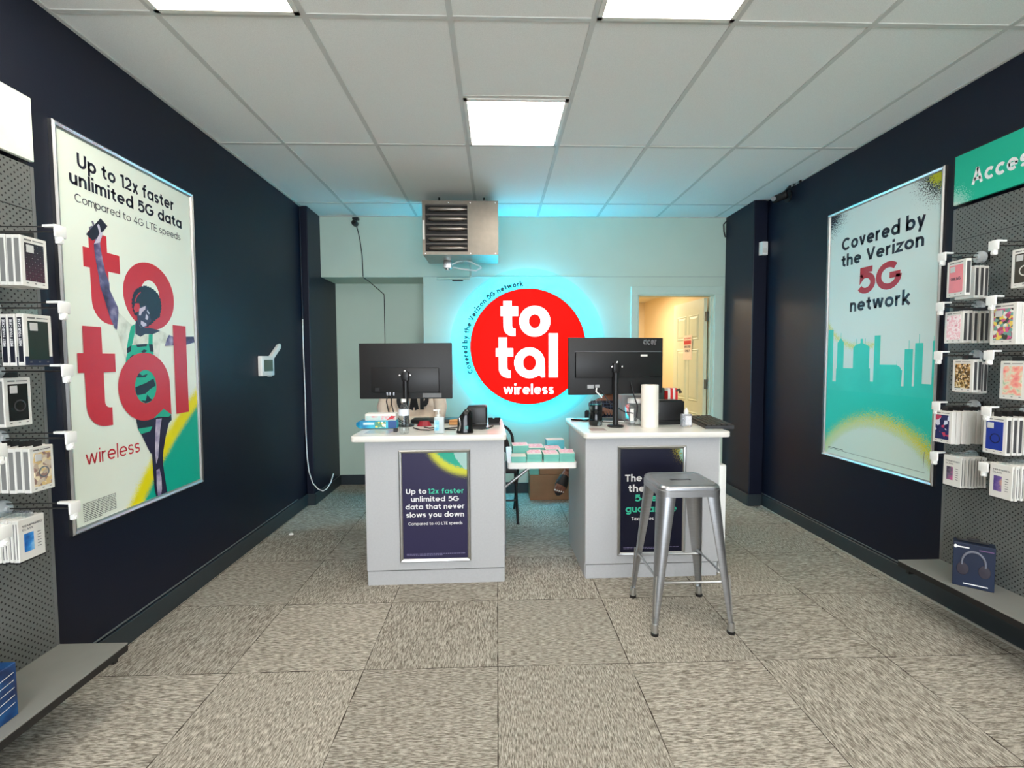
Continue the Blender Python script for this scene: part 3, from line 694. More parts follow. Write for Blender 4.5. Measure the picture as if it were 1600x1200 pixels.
# ------------------------------------------------------------------ service desks
def desk(name, label, x0, x1, y0, rz, tx0, tx1):
    W = x1-x0
    t = thing(name, label, 'desk', (x0, y0, 0), rz)
    D = .655
    b = MB(); b.box(0, W, 0, .02, .094, .905, .002, 1); b.box(0, .02, .02, D, 0, .905); b.box(W-.02, W, .02, D, 0, .905); b.box(.02, W-.02, .02, .3, .05, .07); b.box(.02, W-.02, .3, .32, .07, .905)
    b.build('carcass', m_lam, t)
    b = MB(); b.box(.004, W-.004, .006, .022, 0, .088); b.build('plinth', m_lam, t)
    b = MB(); r = .03; a, c = tx0-x0, tx1-x0; y_0, y_1 = -.048, .735
    p = arcp(c-r, y_0+r, r, -90, 0, 5)+arcp(c-r, y_1-r, r, 0, 90, 5)+arcp(a+r, y_1-r, r, 90, 180, 5)+arcp(a+r, y_0+r, r, 180, 270, 5)
    def off(k): return [(q[0]+(1 if q[0] < (a+c)/2 else -1)*k, q[1]+(1 if q[1] < .3 else -1)*k) for q in p]
    b.rings([[Vector((*q, z)) for q in off(k)] for z, k in ((.905, .003), (.909, 0), (.936, 0), (.940, .003))])
    b.build('countertop', m_top, t, 40)
    return t
dl = desk('service_desk', 'grey service desk with a white top left of the flyer table', -.81, .042, 2.945, math.radians(1.4), -.885, .056)
dr2 = desk('service_desk', 'grey service desk behind the metal bar stool', .552, 1.410, 2.985, math.radians(.6), .535, 1.462)
b = MB(); b.box(.855, .862, .0, .655, .1, .905); b.build('edge_band', M('white_edge_band', (226, 232, 226), .4), dr2)
def desk_poster(label, dk, u, z, base, zones, lines_w, lines_g):
    W_, H_ = .436, .70
    rz = dk.rotation_euler.z; c_, s_ = math.cos(rz), math.sin(rz); o_ = .0012
    loc = (dk.location.x+u*c_+o_*s_, dk.location.y+u*s_-o_*c_, z)
    t = framed('framed_notice', label, 'poster', loc, ((c_, s_, 0), (0, 0, 1), (s_, -c_, 0)), W_, H_, .020, .014)
    pm_ = print_mat('desk_print', base, zones)
    sheet(t, W_, H_, pm_, .005, .016)
    lettering(t, 'headline', lines_w, m_wink, .0056); lettering(t, 'green_words', lines_g, m_sage, .0056)
    mb = MB()
    for r in range(2):
        x_ = .04
        while x_ < (.39 if r == 0 else .25):
            L_ = random.uniform(.006, .02); mb.poly([(x_, .048-r*.008), (x_+L_, .048-r*.008), (x_+L_, .0525-r*.008), (x_, .0525-r*.008)], .0056); x_ += L_+.003
    mb.flat('fine_print', M('lilac_ink', (120, 114, 150), .5, var=0), t)
    return t
desk_poster('framed navy notice with a green swoosh on the left desk front', dl, .205, .146, (46, 42, 74), [
    dict(k='disc', c=(.43, .82), r=.283, amp=.18, s=420, rgb=(206, 206, 60)), dict(k='disc', c=(.43, .84), r=.258, amp=.10, s=300, rgb=(40, 166, 138)),
    dict(k='disc', c=(.56, .77), r=.245, amp=.03, s=80, rgb=(160, 196, 190))],
    [('Up to', .041, .166, .4275, .0315, .13), ('unlimited 5G', .071, .365, .379, .0315, .13), ('data that never', .037, .399, .3315, .0315, .13), ('slows you down', .040, .395, .2808, .0315, .13), ('Compared to 4G LTE speeds', .0527, .385, .232, .0185, .10)],
    [('12x faster', .176, .396, .4275, .0315, .13)])
desk_poster('framed dark navy notice on the desk front behind the bar stool', dr2, .203, .150, (12, 14, 38), [
    dict(k='disc', c=(.47, .70), r=.10, amp=.30, s=170, rgb=(150, 140, 40)), dict(k='disc', c=(.48, .66), r=.085, amp=.12, s=120, rgb=(120, 170, 160)), dict(k='disc', c=(.48, .69), r=.075, amp=.05, s=100, rgb=(186, 206, 196))],
    [('The price is', .0477, .388, .474, .0445, .14), ('the price', .068, .368, .408, .0445, .14), ('Taxes fees included', .090, .346, .225, .0215, .12)],
    [('5-year', .112, .324, .346, .0445, .14), ('guarantee', .052, .380, .277, .0445, .14)])

# white folding panel leaning at the right desk's side
wp = thing('leaning_board', 'white board leaning on the right side of the right desk', 'board', (1.424, 3.02, 0), 0)
b = MB(); b.box(.0, .046, .0, .50, .0, .715, .008, 2); b.build('board', m_white, wp, 40)
b = MB(); b.tube([(.05, .1, .05), (.05, .1, .6), (.05, .4, .6), (.05, .4, .05)], .008, 8); b.build('folded_leg', m_alu, wp, 40)

# ------------------------------------------------------------------ bar stool
m_stool = brushed('gunmetal_stool', (176, 178, 182), .34, .92)
st = thing('bar_stool', 'silver metal bar stool with a slotted square seat', 'stool', (.985, 2.545, 0), math.radians(0))
SH, hs, ft = .752, .158, .208
def rsq(hx, r, z, n=6, cx=0, cy=0):
    p = []
    for sx, sy, a0 in ((1, -1, -90), (1, 1, 0), (-1, 1, 90), (-1, -1, 180)):
        p += [Vector((cx+q[0], cy+q[1], z)) for q in arcp(sx*(hx-r), sy*(hx-r), r, a0, a0+90, n)]
    return p
b = MB()
b.rings([rsq(hs+.004, .05, SH-.058), rsq(hs+.004, .05, SH-.026), rsq(hs+.001, .048, SH-.024), rsq(hs+.001, .046, SH-.012), rsq(hs-.006, .044, SH-.003), rsq(hs-.014, .04, SH), rsq(hs-.024, .036, SH-.001), rsq(hs-.03, .03, SH-.006)], False, False)
# seat pan with a slot in the middle
ring = rsq(hs-.03, .03, SH-.006); n_r = len(ring)
slot = []
for p_ in ring:
    a = math.atan2(p_.y, p_.x); ca, sa = math.cos(a), math.sin(a)
    slot.append(Vector((.060*(1 if ca > 0 else -1)*abs(ca)**.35, .0095*(1 if sa > 0 else -1)*abs(sa)**.6*2.0, SH-.006)))
b.rings([ring, slot, [Vector((v.x, v.y, SH-.03)) for v in slot]], False, False)
b.build('seat', m_stool, st, 45)
for sx in (-1, 1):
    for sy in (-1, 1):
        L = MB(); rings = []; topz = SH-.03
        N = 9
        for f in [k/10 for k in range(11)]:
            z = topz*(1-f)+.028*f
            hx = (hs-.0)*(1-f)+ft*f; hw = .068*(1-f)**1.0+.017*f; th = .004
            # L-shaped sheet bent round the outer corner with a big radius
            rad = hw*.72
            cxn, cyn = sx*(hx-rad), sy*(hx-rad)
            outer = [(cxn+sx*(rad*math.cos(t_)), cyn+sy*(rad*math.sin(t_))) for t_ in [PI/2*k/N for k in range(N+1)]]
            outer = [(sx*hx, sy*(hx-hw*1.15))]+outer+[(sx*(hx-hw*1.15), sy*hx)]
            inner = [(x-sx*th, y-sy*th) for x, y in outer]
            rings.append([Vector((x, y, z)) for x, y in outer+inner[::-1]])
        L.rings(rings); lg = L.build('leg', m_stool, st, 50)
        f_ = MB(); f_.lathe([(.017, .012), (.018, .03), (.015, .06)], (sx*(ft-.012), sy*(ft-.012), 0), 12); f_.build('leg_socket', m_alu, lg, 50)
        f_ = MB(); f_.lathe([(.019, .0), (.020, .014), (.016, .016)], (sx*(ft-.012), sy*(ft-.012), 0), 12); f_.build('rubber_foot', m_black, lg, 50)
        # embossed groove
        gv = MB(); a_ = (ft-.004)*.75+hs*.25
        gv.tube([(sx*(hs*.42+ft*.58+.0), sy*(hs*.42+ft*.58+.0), .30), (sx*(ft-.009), sy*(ft-.009), .10)], .0045, 8); gv.build('embossed_rib', m_alu, lg, 50)
zb = .262; hb = hs+(ft-hs)*(1-zb/SH)-.012
for (ax, ay, bx, by) in ((-1, -1, 1, -1), (-1, 1, 1, 1), (-1, -1, -1, 1), (1, -1, 1, 1)):
    r_ = MB(); zz = zb if ax != bx else zb+.02
    p0 = Vector((ax*hb, ay*hb, zz)); p1 = Vector((bx*hb, by*hb, zz)); d_ = (p1-p0)
    r_.tube([p0, p0+d_*.06, p0+d_*.12, p1-d_*.12, p1-d_*.06, p1], [.011, .010, .006, .006, .010, .011], 8)
    r_.build('footrest', m_alu, st, 50)

# ------------------------------------------------------------------ flyer table, flyers and what is behind it
ft_ = thing('folding_table', 'small white folding table between the two desks', 'table', (.066, 3.12, 0))
b = MB(); p = arcp(.455-.02, .02, .02, -90, 0, 4)+arcp(.455-.02, .60-.02, .02, 0, 90, 4)+arcp(.02, .58, .02, 90, 180, 4)+arcp(.02, .02, .02, 180, 270, 4)
b.rings([[Vector((*q, z)) for q in p] for z in (.682, .686, .716, .72)]); b.build('tabletop', m_white, ft_, 40)
for y in (.24, .575):
    b = MB(); b.tube([(-.014, y, .681), (-.015, y, .002)], .006, 10); b.build('leg', m_alu, ft_, 50)
b = MB(); b.tube([(-.014, .24, .50), (.20, .24, .665), (.215, .24, .683)], .010, 10); b.build('leg_brace', m_alu, ft_, 50)
FLYER_ART = marble_mat('flyer_art_print', [(250, 236, 240), (240, 176, 198), (250, 226, 232), (228, 112, 136)], 26, .6)
def flyers(x, y, z, w, dp, h, rz, label, top='pink', lean=0):
    t = thing('flyer_stack', label, 'flyers', (x, y, z), rz, 'flyer stacks on the folding table')
    n = max(3, int(h/.0045)); b = MB()
    for k in range(n):
        j = random.uniform(-.0025, .0025); b.box(-w/2+j+lean*k/n, w/2+j+lean*k/n, -dp/2+j, dp/2+j, h*k/n, h*(k+.82)/n)
    b.build('paper_block', m_teal if top != 'blue' else M('aqua_paper', (110, 210, 225), .6), t)
    b = MB(); b.box(-w/2+lean, w/2+lean, -dp/2, dp/2, h, h+.0012); b.build('top_sheet', m_paper, t)
    if top == 'pink':
        b = MB()
        b.poly([(-w*.46, -dp*.30), (-w*.1, -dp*.38), (w*.45, -dp*.28), (w*.46, dp*.44), (w*.05, dp*.48), (-w*.46, dp*.46)], h+.0017); b.flat('printed_picture', FLYER_ART, t)
flyers(.140, 3.19, .7205, .098, .11, .038, 0, 'low white and teal flyer stack at the front left table corner', 'plain')
flyers(.156, 3.325, .7205, .108, .13, .088, .04, 'tallest teal flyer stack with a pink sheet at the table left', 'pink')
flyers(.246, 3.225, .7205, .098, .15, .052, -.02, 'pink topped flyer stack left of the table middle')
flyers(.356, 3.225, .7205, .102, .15, .048, .02, 'pink topped flyer stack right of the table middle')
flyers(.464, 3.215, .7205, .098, .15, .056, -.05, 'pink topped flyer stack at the front right table corner')
flyers(.272, 3.43, .7205, .110, .16, .055, .03, 'pale pink flyer stack in the back row behind the middle stacks')
flyers(.395, 3.44, .7205, .110, .16, .040, .0, 'pink flyer stack in the back row below the blue sheets')
flyers(.43, 3.60, .7205, .13, .10, .075, .06, 'small bright blue flyer stack at the back right of the table', 'blue')
# cardboard boxes behind
def carton(name, label, loc, sx, sy, sz, rz=0):
    t = thing(name, label, 'box', loc, rz, 'cardboard boxes by the back wall')
    b = MB(); b.box(0, sx, 0, sy, 0, sz, .003, 1); b.build('carton', m_card, t)
    b = MB(); b.box(-.0005, sx+.0005, sy/2-.025, sy/2+.025, sz-.04, sz+.001); b.build('tape', M('tan_tape', (176, 140, 100), .35), t)
carton('cardboard_box', 'low brown cardboard box on the carpet below the flyer table', (.319, 4.71, 0), .50, .24, .252)
carton('cardboard_box', 'second brown cardboard box lying on top of the low one', (.416, 4.72, .253), .42, .22, .13)
ft2 = thing('paper_bundle', 'small teal paper bundle on the low cardboard box', 'paper', (.365, 4.77, .253))
b = MB()
for k in range(8): b.box(-.043, .043, -.05, .05, k*.008, k*.008+.0065)
b.build('paper_block', m_teal, ft2)
# folding chairs
m_chair = M('black_chair_metal', (18, 18, 20), .35)
m_pad = M('dark_chair_fabric', (48, 46, 48), .85, bump=.2, bscale=200)
def folding_chair(label, loc, rz):
    t = thing('folding_chair', label, 'chair', loc, rz, 'black folding chairs behind the left desk')
    for s in (-1, 1):
        b = MB(); b.tube([(s*.20, -.22, .0), (s*.20, .0, .42), (s*.19, .12, .70)], .012, 8); b.build('leg', m_chair, t, 50)
        b = MB(); b.tube([(s*.215, .22, .0), (s*.215, -.10, .45)], .012, 8); b.build('leg', m_chair, t, 50)
    b = MB(); b.box(-.19, .19, -.21, .17, .435, .465, .012, 3); b.build('seat', m_pad, t, 40)
    b = MB(); b.tube([(-.19, .12, .68)]+[(-.19+.19*(1-math.cos(a)), .13+.02, .70+.12*math.sin(a)) for a in [PI*k/12 for k in range(13)]][0:0]+[(.19*math.cos(PI-PI*k/14), .135, .68+.14*math.sin(PI*k/14)) for k in range(15)]+[(.19, .12, .68)], .013, 8); b.build('back_frame', m_chair, t, 50)
    b = MB(); b.prism([(.17*math.cos(PI-PI*k/14), .55+.0+.25*math.sin(PI*k/14)) for k in range(15)], -.01, .01); b.xf(Matrix(((1, 0, 0, 0), (0, 0, 1, .132), (0, 1, 0, 0), (0, 0, 0, 1)))); b.build('backrest', m_pad, t, 40)
    for z, y in ((.18, -.125), (.30, .005)):
        b = MB(); b.tube([(-.205, y, z), (.205, y, z)], .008, 8); b.build('crossbar', m_chair, t, 50)
    return t
folding_chair('black folding chair showing its rounded back beside the flyer table', (-.045, 4.22, 0), math.radians(4))
folding_chair('black folding chair under the cream hoodie behind the left desk', (-.74, 4.28, 0), math.radians(-3))
# hoodie over the second chair
hd = thing('hoodie', 'cream hoodie with black letters draped over the chair behind the left desk', 'hoodie', (-.745, 4.34, .0), math.radians(-3))
m_hood = M('cream_fleece', (242, 226, 208), .95, var=.05, scale=30, bump=.4, bscale=90)
b = MB(); nx, nz = 28, 16; f0 = []; f1 = []
def fold(u, v): return .018*math.sin(u*17+v*3)+.014*math.sin(v*13-u*6)+.007*math.sin(u*41+v*9)
rings = []
for i in range(nz+1):
    v = i/nz; z = .55+v*.62; hw = .262-.05*v**3
    row = []
    for k in range(nx): # closed loop front then back
        u = k/nx; a = 2*PI*u
        x = hw*math.copysign(abs(math.cos(a))**.6, math.cos(a)); y = .075*math.copysign(abs(math.sin(a))**.8, math.sin(a))-.0
        y += fold(x*2, v*2)*(1 if y < 0 else .5)
        row.append(Vector((x+.006*math.sin(v*19+k), y, z+.012*math.sin(x*19))))
    rings.append(row)
b.rings(rings); b.build('body', m_hood, hd, 70)
for s in (-1, 1):
    b = MB(); b.tube([(s*.22, -.03, 1.12), (s*.255, -.085, .98), (s*.24, -.10, .86), (s*.16, -.11, .83), (s*.08, -.115, .86)], [.06, .055, .05, .045, .04], 12); b.build('sleeve', m_hood, hd, 70)
b = MB(); b.tube([(-.16, -.115, .875), (0, -.125, .868), (.16, -.115, .875)], [.03, .04, .03], 10); b.build('pocket_hem', m_hood, hd, 70)
mb = MB(); text(mb, 'GAP', -.13, .14, .96, .155, .24); mb.xf(Matrix(((1, 0, 0, 0), (0, 0, 1, -.104), (0, 1, 0, 0), (0, 0, 0, 1)))); mb.build('lettering', m_black, hd)

# ------------------------------------------------------------------ things on the left desk
ZT = .9405
def monitor(label, px, py, rz, cx, W, z0, z1, stand, backbox, logo=None):
    t = thing('monitor', label, 'monitor', (px, py, ZT), rz)
    hgt = z1-z0
    p = MB(); p.box(cx-W/2, cx+W/2, .030, .052, z0-ZT, z1-ZT, .004, 2); p.build('housing', m_dark, t, 40)
    sc = MB(); sc.box(cx-W/2+.01, cx+W/2-.01, .0518, .0526, z0-ZT+.015, z1-ZT-.01); sc.build('screen', m_gloss, t)
    q = MB(); q.box(cx+backbox[0], cx+backbox[1], .008, .032, z0-ZT+backbox[2], z0-ZT+backbox[3], .004, 2); q.build('back_cover', M('charcoal_back_cover', (25, 25, 27), .42, var=.06), t, 40)
    b = MB(); b.lathe([(.052, .0), (.055, .004), (.055, .010), (.05, .014), (.022, .016)], n=28); b.build('base', m_black, t, 40)
    b = MB(); b.lathe([(.019, .012), (.019, stand-ZT+.03)], n=20); b.build('pole', m_black, t, 40)
    zc = stand-ZT
    b = MB(); b.box(-.024, .024, -.022, .014, zc-.02, zc+.045, .006); b.build('tilt_bracket', m_black, t, 40)
    for x, z in ((-.036, .02), (.036, .02), (0, .05)):
        b = MB(); b.lathe([(.0, -.030), (.007, -.028), (.009, -.016)], (x, 0, zc+z), 12, 'y'); b.lathe([(.004, -.016), (.004, .012)], (x, 0, zc+z), 8, 'y'); b.build('thumb_screw', m_chrome, t, 50)
    return t
ml = monitor('black monitor seen from behind on the left desk', -.628, 3.335, math.radians(-3), -.007, .645, 1.128, 1.513, 1.272, (-.235, .235, .045, .215))
b = MB(); b.box(.115, .245, .0065, .008, 1.128-ZT+.01, 1.128-ZT+.04); b.build('grey_label', M('grey_sticker', (110, 112, 114), .5), ml)
b = MB(); b.box(-.215, -.18, .004, .0085, 1.128-ZT+.05, 1.128-ZT+.08, .002, 1); b.build('power_socket', m_black, ml)
b = MB()
for x in (-.13, -.11, -.085): b.box(x-.006, x+.006, .006, .022, 1.128-ZT+.025, 1.128-ZT+.046)
b.build('port_plugs', m_chrome, ml)
b = MB(); b.tube([(-.13, .01, .215), (-.135, .0, .17), (-.115, -.02, .10), (-.06, -.04, .05), (.0, -.05, .02), (.04, -.05, .008)], .0045, 8); b.tube([(-.105, .01, .215), (-.10, .0, .15), (-.08, -.02, .09), (-.03, -.045, .045), (.03, -.06, .03)], .0045, 8); b.build('cable', m_black, ml, 60)
# water bottle
def lathe_part(parent, name, prof, mat, n=24, z=0, smooth=50, c=(0, 0)):
    b = MB(); b.lathe(prof, (c[0], c[1], z), n); return b.build(name, mat, parent, smooth)
wb = thing('water_bottle', 'clear water bottle with a white cap in front of the left monitor pole', 'bottle', (-.577, 2.99, ZT))
lathe_part(wb, 'bottle_body', [(.0, .004), (.024, .0), (.031, .008), (.032, .03), (.029, .045), (.032, .06), (.030, .075), (.032, .09), (.032, .125), (.030, .15), (.022, .175), (.014, .19), (.0135, .203), (.0, .203)], m_glass)
lathe_part(wb, 'water', [(.0, .006), (.028, .006), (.029, .03), (.0265, .045), (.029, .06), (.0275, .075), (.029, .12), (.0, .12)], clear('water', (249, 252, 253), .2))
lathe_part(wb, 'wrap_label', [(.0326, .115), (.0326, .15), (.0305, .152)], M('bottle_label', (226, 232, 244), .4, var=.15, scale=60))
lathe_part(wb, 'cap', [(.0, .216), (.0145, .216), (.0155, .213), (.0155, .198), (.014, .197)], m_white)
# hand sanitiser pump
sb = thing('lotion_bottle', 'small square pump bottle with a blue label on the left desk', 'bottle', (-.365, 2.99, ZT))
b = MB(); b.box(-.026, .036, -.018, .018, 0, .105, .008, 3); b.build('bottle_body', M('frosted_plastic', (224, 236, 240), .25, trans=.4, var=.02), sb, 40)
b = MB(); b.box(-.024, .006, -.0188, -.0182, .02, .085); b.build('front_label', marble_mat('blue_label', [(70, 170, 210), (150, 214, 232), (235, 244, 248)], 40), sb)
b = MB(); b.lathe([(.012, .105), (.012, .118), (.005, .12), (.005, .14), (.012, .142), (.012, .15)], n=14); b.tube([(0, 0, .146), (-.03, -.01, .144)], .005, 8); b.build('pump', m_white, sb, 50)
# glossy black card terminal stand and receipt printer
ct = thing('card_terminal', 'glossy black curved card terminal on the left desk', 'terminal', (-.205, 2.995, ZT))
b = MB()
rings = []
for z, r0, y0 in ((0, .052, 0), (.012, .054, 0), (.03, .048, 0), (.09, .046, 0), (.13, .044, .0), (.146, .036, .004)):
    rings.append([Vector((.003+r0*math.cos(a)*1.0, y0+r0*.62*math.sin(a), z+(.0 if math.cos(a) > 0 else .045*math.cos(a)*(z/.146)))) for a in [2*PI*k/24 for k in range(24)]])
b.rings(rings); b.build('terminal_body', m_gloss, ct, 60)
b = MB(); b.tube([(-.03, -.026, .02), (-.022, -.033, .06), (-.028, -.030, .10)], .005, 8); b.build('trim_line', m_chrome, ct, 60)
b = MB(); b.box(.006, .026, -.036, -.033, .028, .05, .003); b.build('status_window', M('dim_teal_window', (90, 150, 150), .3), ct)
def printer(label, loc, sx, sy, sz, rz=0):
    t = thing('receipt_printer', label, 'printer', loc, rz)
    b = MB(); b.box(-sx/2, sx/2, -sy/2, sy/2, .012, sz, .012, 3); b.build('printer_body', m_black, t, 40)
    b = MB(); b.box(-sx/2+.008, sx/2-.008, -sy/2+.01, sy/2-.01, 0, .013); b.build('printer_foot', m_dark, t)
    b = MB(); b.box(-sx/2+.012, sx/2-.012, -sy/2+.02, -sy/2+.028, sz-.001, sz+.006, .001, 1); b.build('tear_bar', m_dark, t)
    b = MB(); b.box(-sx/2+.004, sx/2-.004, -sy/2-.001, -sy/2+.004, .03, .034); b.build('cover_seam', m_gloss, t)
    return t
printer('black receipt printer right of the glossy card terminal on the left desk', (-.135, 3.27, ZT), .135, .15, .145)
b = MB(); b.tube([(-.23, 3.14, ZT+.005), (-.17, 3.12, ZT+.012), (-.10, 3.13, ZT+.006), (-.055, 3.17, ZT+.006), (-.03, 3.26, ZT+.006)], .005, 8)
tag(b.build('printer_cable', m_black, None, 60), 'black cable looping in front of the receipt printer on the left desk', 'cable')
bt = thing('card_holder', 'small black card holder at the back right corner of the left desk', 'card holder', (-.02, 3.36, ZT))
b = MB(); b.box(-.04, .04, -.02, .02, 0, .012, .003); b.build('foot', m_black, bt)
b = MB(); b.prism([(-.043, .0), (.035, .0), (.043, .045), (.004, .045), (-.006, .036), (-.014, .045), (-.045, .045)], -.003, .003); b.xf(Matrix(((1, 0, 0, 0), (0, .35, -.94, .0), (0, .94, .35, .006), (0, 0, 0, 1)))); b.build('tilted_plate', m_gloss, bt)
# boxes at the left end
bb = thing('snack_box', 'bright blue packet sticking out past the left desk edge', 'box', (-.80, 3.24, ZT), math.radians(3))
b = MB(); b.rings([[Vector((x, y, z)) for y, z in q] for x, q in ((-.135, [(-.03, .022), (.03, .022), (.03, .042), (-.03, .042)]), (-.11, [(-.045, .006), (.045, .006), (.045, .056), (-.045, .056)]), (.13, [(-.045, .004), (.045, .004), (.045, .055), (-.045, .055)]))])
b.build('packet', marble_mat('blue_packet', [(20, 110, 170), (30, 170, 205), (70, 200, 222)], 9), bb, 30)
b = MB(); b.box(-.01, .06, -.0462, -.0455, .012, .05); b.build('yellow_print', voronoi_mat('yellow_print', [(236, 214, 90), (240, 240, 220), (80, 150, 120)], 60), bb)
b = MB(); b.box(.075, .13, -.0462, -.0455, .006, .054); b.build('navy_band', M('navy_band', (24, 76, 140), .4), bb)
b = MB(); b.box(-.085, -.015, -.0462, -.0455, .03, .046); b.build('white_print', M('white_print', (200, 236, 240), .4, var=.1), bb)
pb = thing('gift_box', 'white box with pink and red print lying on the blue packet', 'box', (-.775, 3.25, ZT+.056), math.radians(2))
b = MB(); b.box(-.10, .10, -.045, .045, 0, .046, .003); b.build('carton', m_paper, pb)
b = MB(); b.box(-.095, .095, -.0462, -.0455, .004, .032); b.build('side_print', marble_mat('rose_side', [(170, 206, 204), (200, 220, 216), (228, 150, 160)], 30), pb)
b = MB(); b.poly([(.04, .004), (.07, .032), (.10, .028), (.08, .010)], .0); b.xf(Matrix(((1, 0, 0, 0), (0, 0, 1, -.0468), (0, 1, 0, 0), (0, 0, 0, 1)))); b.build('red_flower', m_red, pb)
b = MB(); b.box(-.83, -.67, 3.0, 3.16, ZT, ZT+.0015)
tag(b.build('laminated_sheet', M('grey_glossy_sheet', (196, 192, 190), .12)), 'grey glossy sheet lying flat at the front left of the left desk', 'sheet')
b = MB(); b.box(-.62, -.25, 3.46, 3.60, ZT, ZT+.028, .006, 2); kb = b.build('keyboard', m_black, None, 40); tag(kb, 'black keyboard at the back of the left desk', 'keyboard')
b = MB(); b.rings([[Vector((-.505+math.cos(a)*(.052-.02*f), 3.34+math.sin(a)*.03*(1-.4*f), ZT+.034*f)) for a in [2*PI*k/14 for k in range(14)]] for f in (0, .5, 1)])
tag(b.build('red_wallet', M('maroon_leather', (150, 24, 42), .4)), 'small dark red pouch beside the water bottle on the left desk', 'pouch')
b = MB(); b.tube([(-.56, 3.22, ZT+.005), (-.50, 3.12, ZT+.005), (-.44, 3.10, ZT+.005), (-.38, 3.14, ZT+.006), (-.30, 3.20, ZT+.005), (-.24, 3.22, ZT+.006)], .004, 8)
b.tube([(-.49, 3.24, ZT+.005), (-.44, 3.14, ZT+.012), (-.40, 3.22, ZT+.006), (-.34, 3.13, ZT+.005), (-.27, 3.12, ZT+.005)], .004, 8)
tag(b.build('loose_cable', m_black, None, 60), 'tangled thin black cable lying behind the lotion bottle on the left desk', 'cable')
b = MB(); b.tube([(-.335, 3.40, ZT+.022), (-.27, 3.385, ZT+.026), (-.23, 3.395, ZT+.03)], [.012, .016, .01], 8); b.tube([(-.335, 3.36, ZT+.012), (-.24, 3.35, ZT+.012)], .010, 8)
tag(b.build('tan_pouch', M('tan_leather', (206, 150, 92), .5), None, 60), 'small tan bundle left of the card terminal on the left desk', 'pouch')
b = MB(); b.box(-.66, -.635, 3.06, 3.10, ZT, ZT+.02, .003); tag(b.build('adapter_block', m_black), 'tiny black adapter left of the water bottle', 'adapter')

# ------------------------------------------------------------------ things on the right desk
mr = monitor('black monitor with a silver maker mark on the right desk', .795, 3.205, math.radians(11), .022, .685, 1.158, 1.540, 1.325, (-.30, .330, .115, .285))
b = MB(); b.box(.02-.30, .02+.325, .024, .031, 1.158-ZT+.285, 1.158-ZT+.292); b.build('vent_ridge', M('grey_ridge', (92, 92, 96), .4), mr)
mb = MB(); text(mb, 'acer', .215, .315, 1.158-ZT+.335, .046, .16); mb.xf(Matrix(((1, 0, 0, 0), (0, 0, 1, .0293), (0, 1, 0, 0), (0, 0, 0, 1)))); mb.build('maker_mark', m_chrome, mr)
b = MB(); b.box(.185, .235, .0070, .008, 1.158-ZT+.255, 1.158-ZT+.268); b.build('white_sticker', m_paper, mr)
b = MB(); b.box(-.19, -.145, .027, .0295, .26, .285); b.box(-.135, -.105, .027, .0295, .265, .285); b.build('port_stickers', M('grey_port_sticker', (170, 172, 174), .4), mr)
b = MB(); b.tube([(-.13, .015, .262), (-.14, .0, .24), (-.12, -.01, .22), (-.105, -.015, .20)], .005, 8); b.build('white_plug', m_white, mr, 50)
b = MB(); b.tube([(.12, .02, .30), (.13, .0, .22), (.15, -.02, .14), (.14, -.03, .06)], .005, 8); b.tube([(-.1, .02, .25), (-.04, .0, .16), (.06, -.01, .10), (.12, -.02, .09)], .004, 8); b.build('cable', m_black, mr, 60)
wbk = thing('dark_bottle', 'dark glossy bottle with a clear dome top on the right desk', 'bottle', (.677, 3.285, ZT))
lathe_part(wbk, 'bottle_body', [(.0, .0), (.040, .0), (.046, .006), (.047, .05), (.043, .075), (.046, .10), (.047, .135), (.045, .145)], marble_mat('dark_streaked_bottle', [(8, 10, 12), (14, 18, 20), (20, 30, 30), (150, 160, 160)], 16, .12), z=0)
lathe_part(wbk, 'dome', [(.044, .145), (.040, .165), (.028, .19), (.015, .203), (.012, .215), (.0, .215)], m_glass)
jr = thing('glass_jar', 'clear square jar with a white lid on the right desk', 'jar', (.955, 3.30, ZT))
b = MB(); s = .058; b.rings([rsq(s-.008, .012, .004), rsq(s-.001, .014, .0), rsq(s, .014, .01), rsq(s, .014, .125), rsq(s-.006, .02, .138), rsq(.046, .04, .146), rsq(.046, .044, .152), rsq(.043, .041, .152), rsq(.043, .038, .144), rsq(s-.004, .012, .12), rsq(s-.004, .012, .008)], True, True); b.build('jar_body', m_glass, jr, 40)
lathe_part(jr, 'lid', [(.0, .182), (.048, .182), (.051, .178), (.051, .152), (.0, .152)], m_white, 32)
b = MB(); b.box(-.052, -.026, -.0592, -.0586, .035, .115); b.build('side_label', m_paper, jr)
b = MB(); b.rings([[Vector((.02+.022*math.cos(a)*(1-f*.7), -.01+.02*math.sin(a)*(1-f*.6), .01+.03*f)) for a in [2*PI*k/7 for k in range(7)]] for f in (0, .4, 1)]); b.build('crumpled_paper', m_paper, jr)
tr_ = thing('paper_towel_roll', 'tall white paper towel roll standing on the right desk', 'paper towel', (1.020, 3.185, ZT))
lathe_part(tr_, 'paper', [(.019, .0), (.056, .0), (.057, .003), (.0565, .28), (.055, .284), (.019, .284)], M('embossed_white_paper', (244, 238, 228), .85, var=.02, bump=.35, bscale=180), 40)
b = MB(); b.lathe([(.017, .001), (.019, .001), (.019, .2845), (.017, .2845)], n=24); b.build('core', m_card, tr_, 40)
printer('black receipt printer behind the paper towel roll on the right desk', (1.19, 3.36, ZT), .20, .17, .165, math.radians(6))
pc = thing('hand_sanitizer', 'clear square hand sanitizer with a white pump near the keyboard', 'bottle', (1.262, 3.17, ZT))
b = MB(); b.box(-.034, .034, -.02, .02, 0, .088, .007, 3); b.build('bottle_body', M('clear_gel', (222, 226, 236), .08, trans=.75, ior=1.3, var=.02), pc, 40)
b = MB(); b.box(-.012, .028, -.0207, -.0202, .015, .075); b.build('front_label', M('pale_label', (216, 216, 222), .5, var=.1, scale=80), pc)
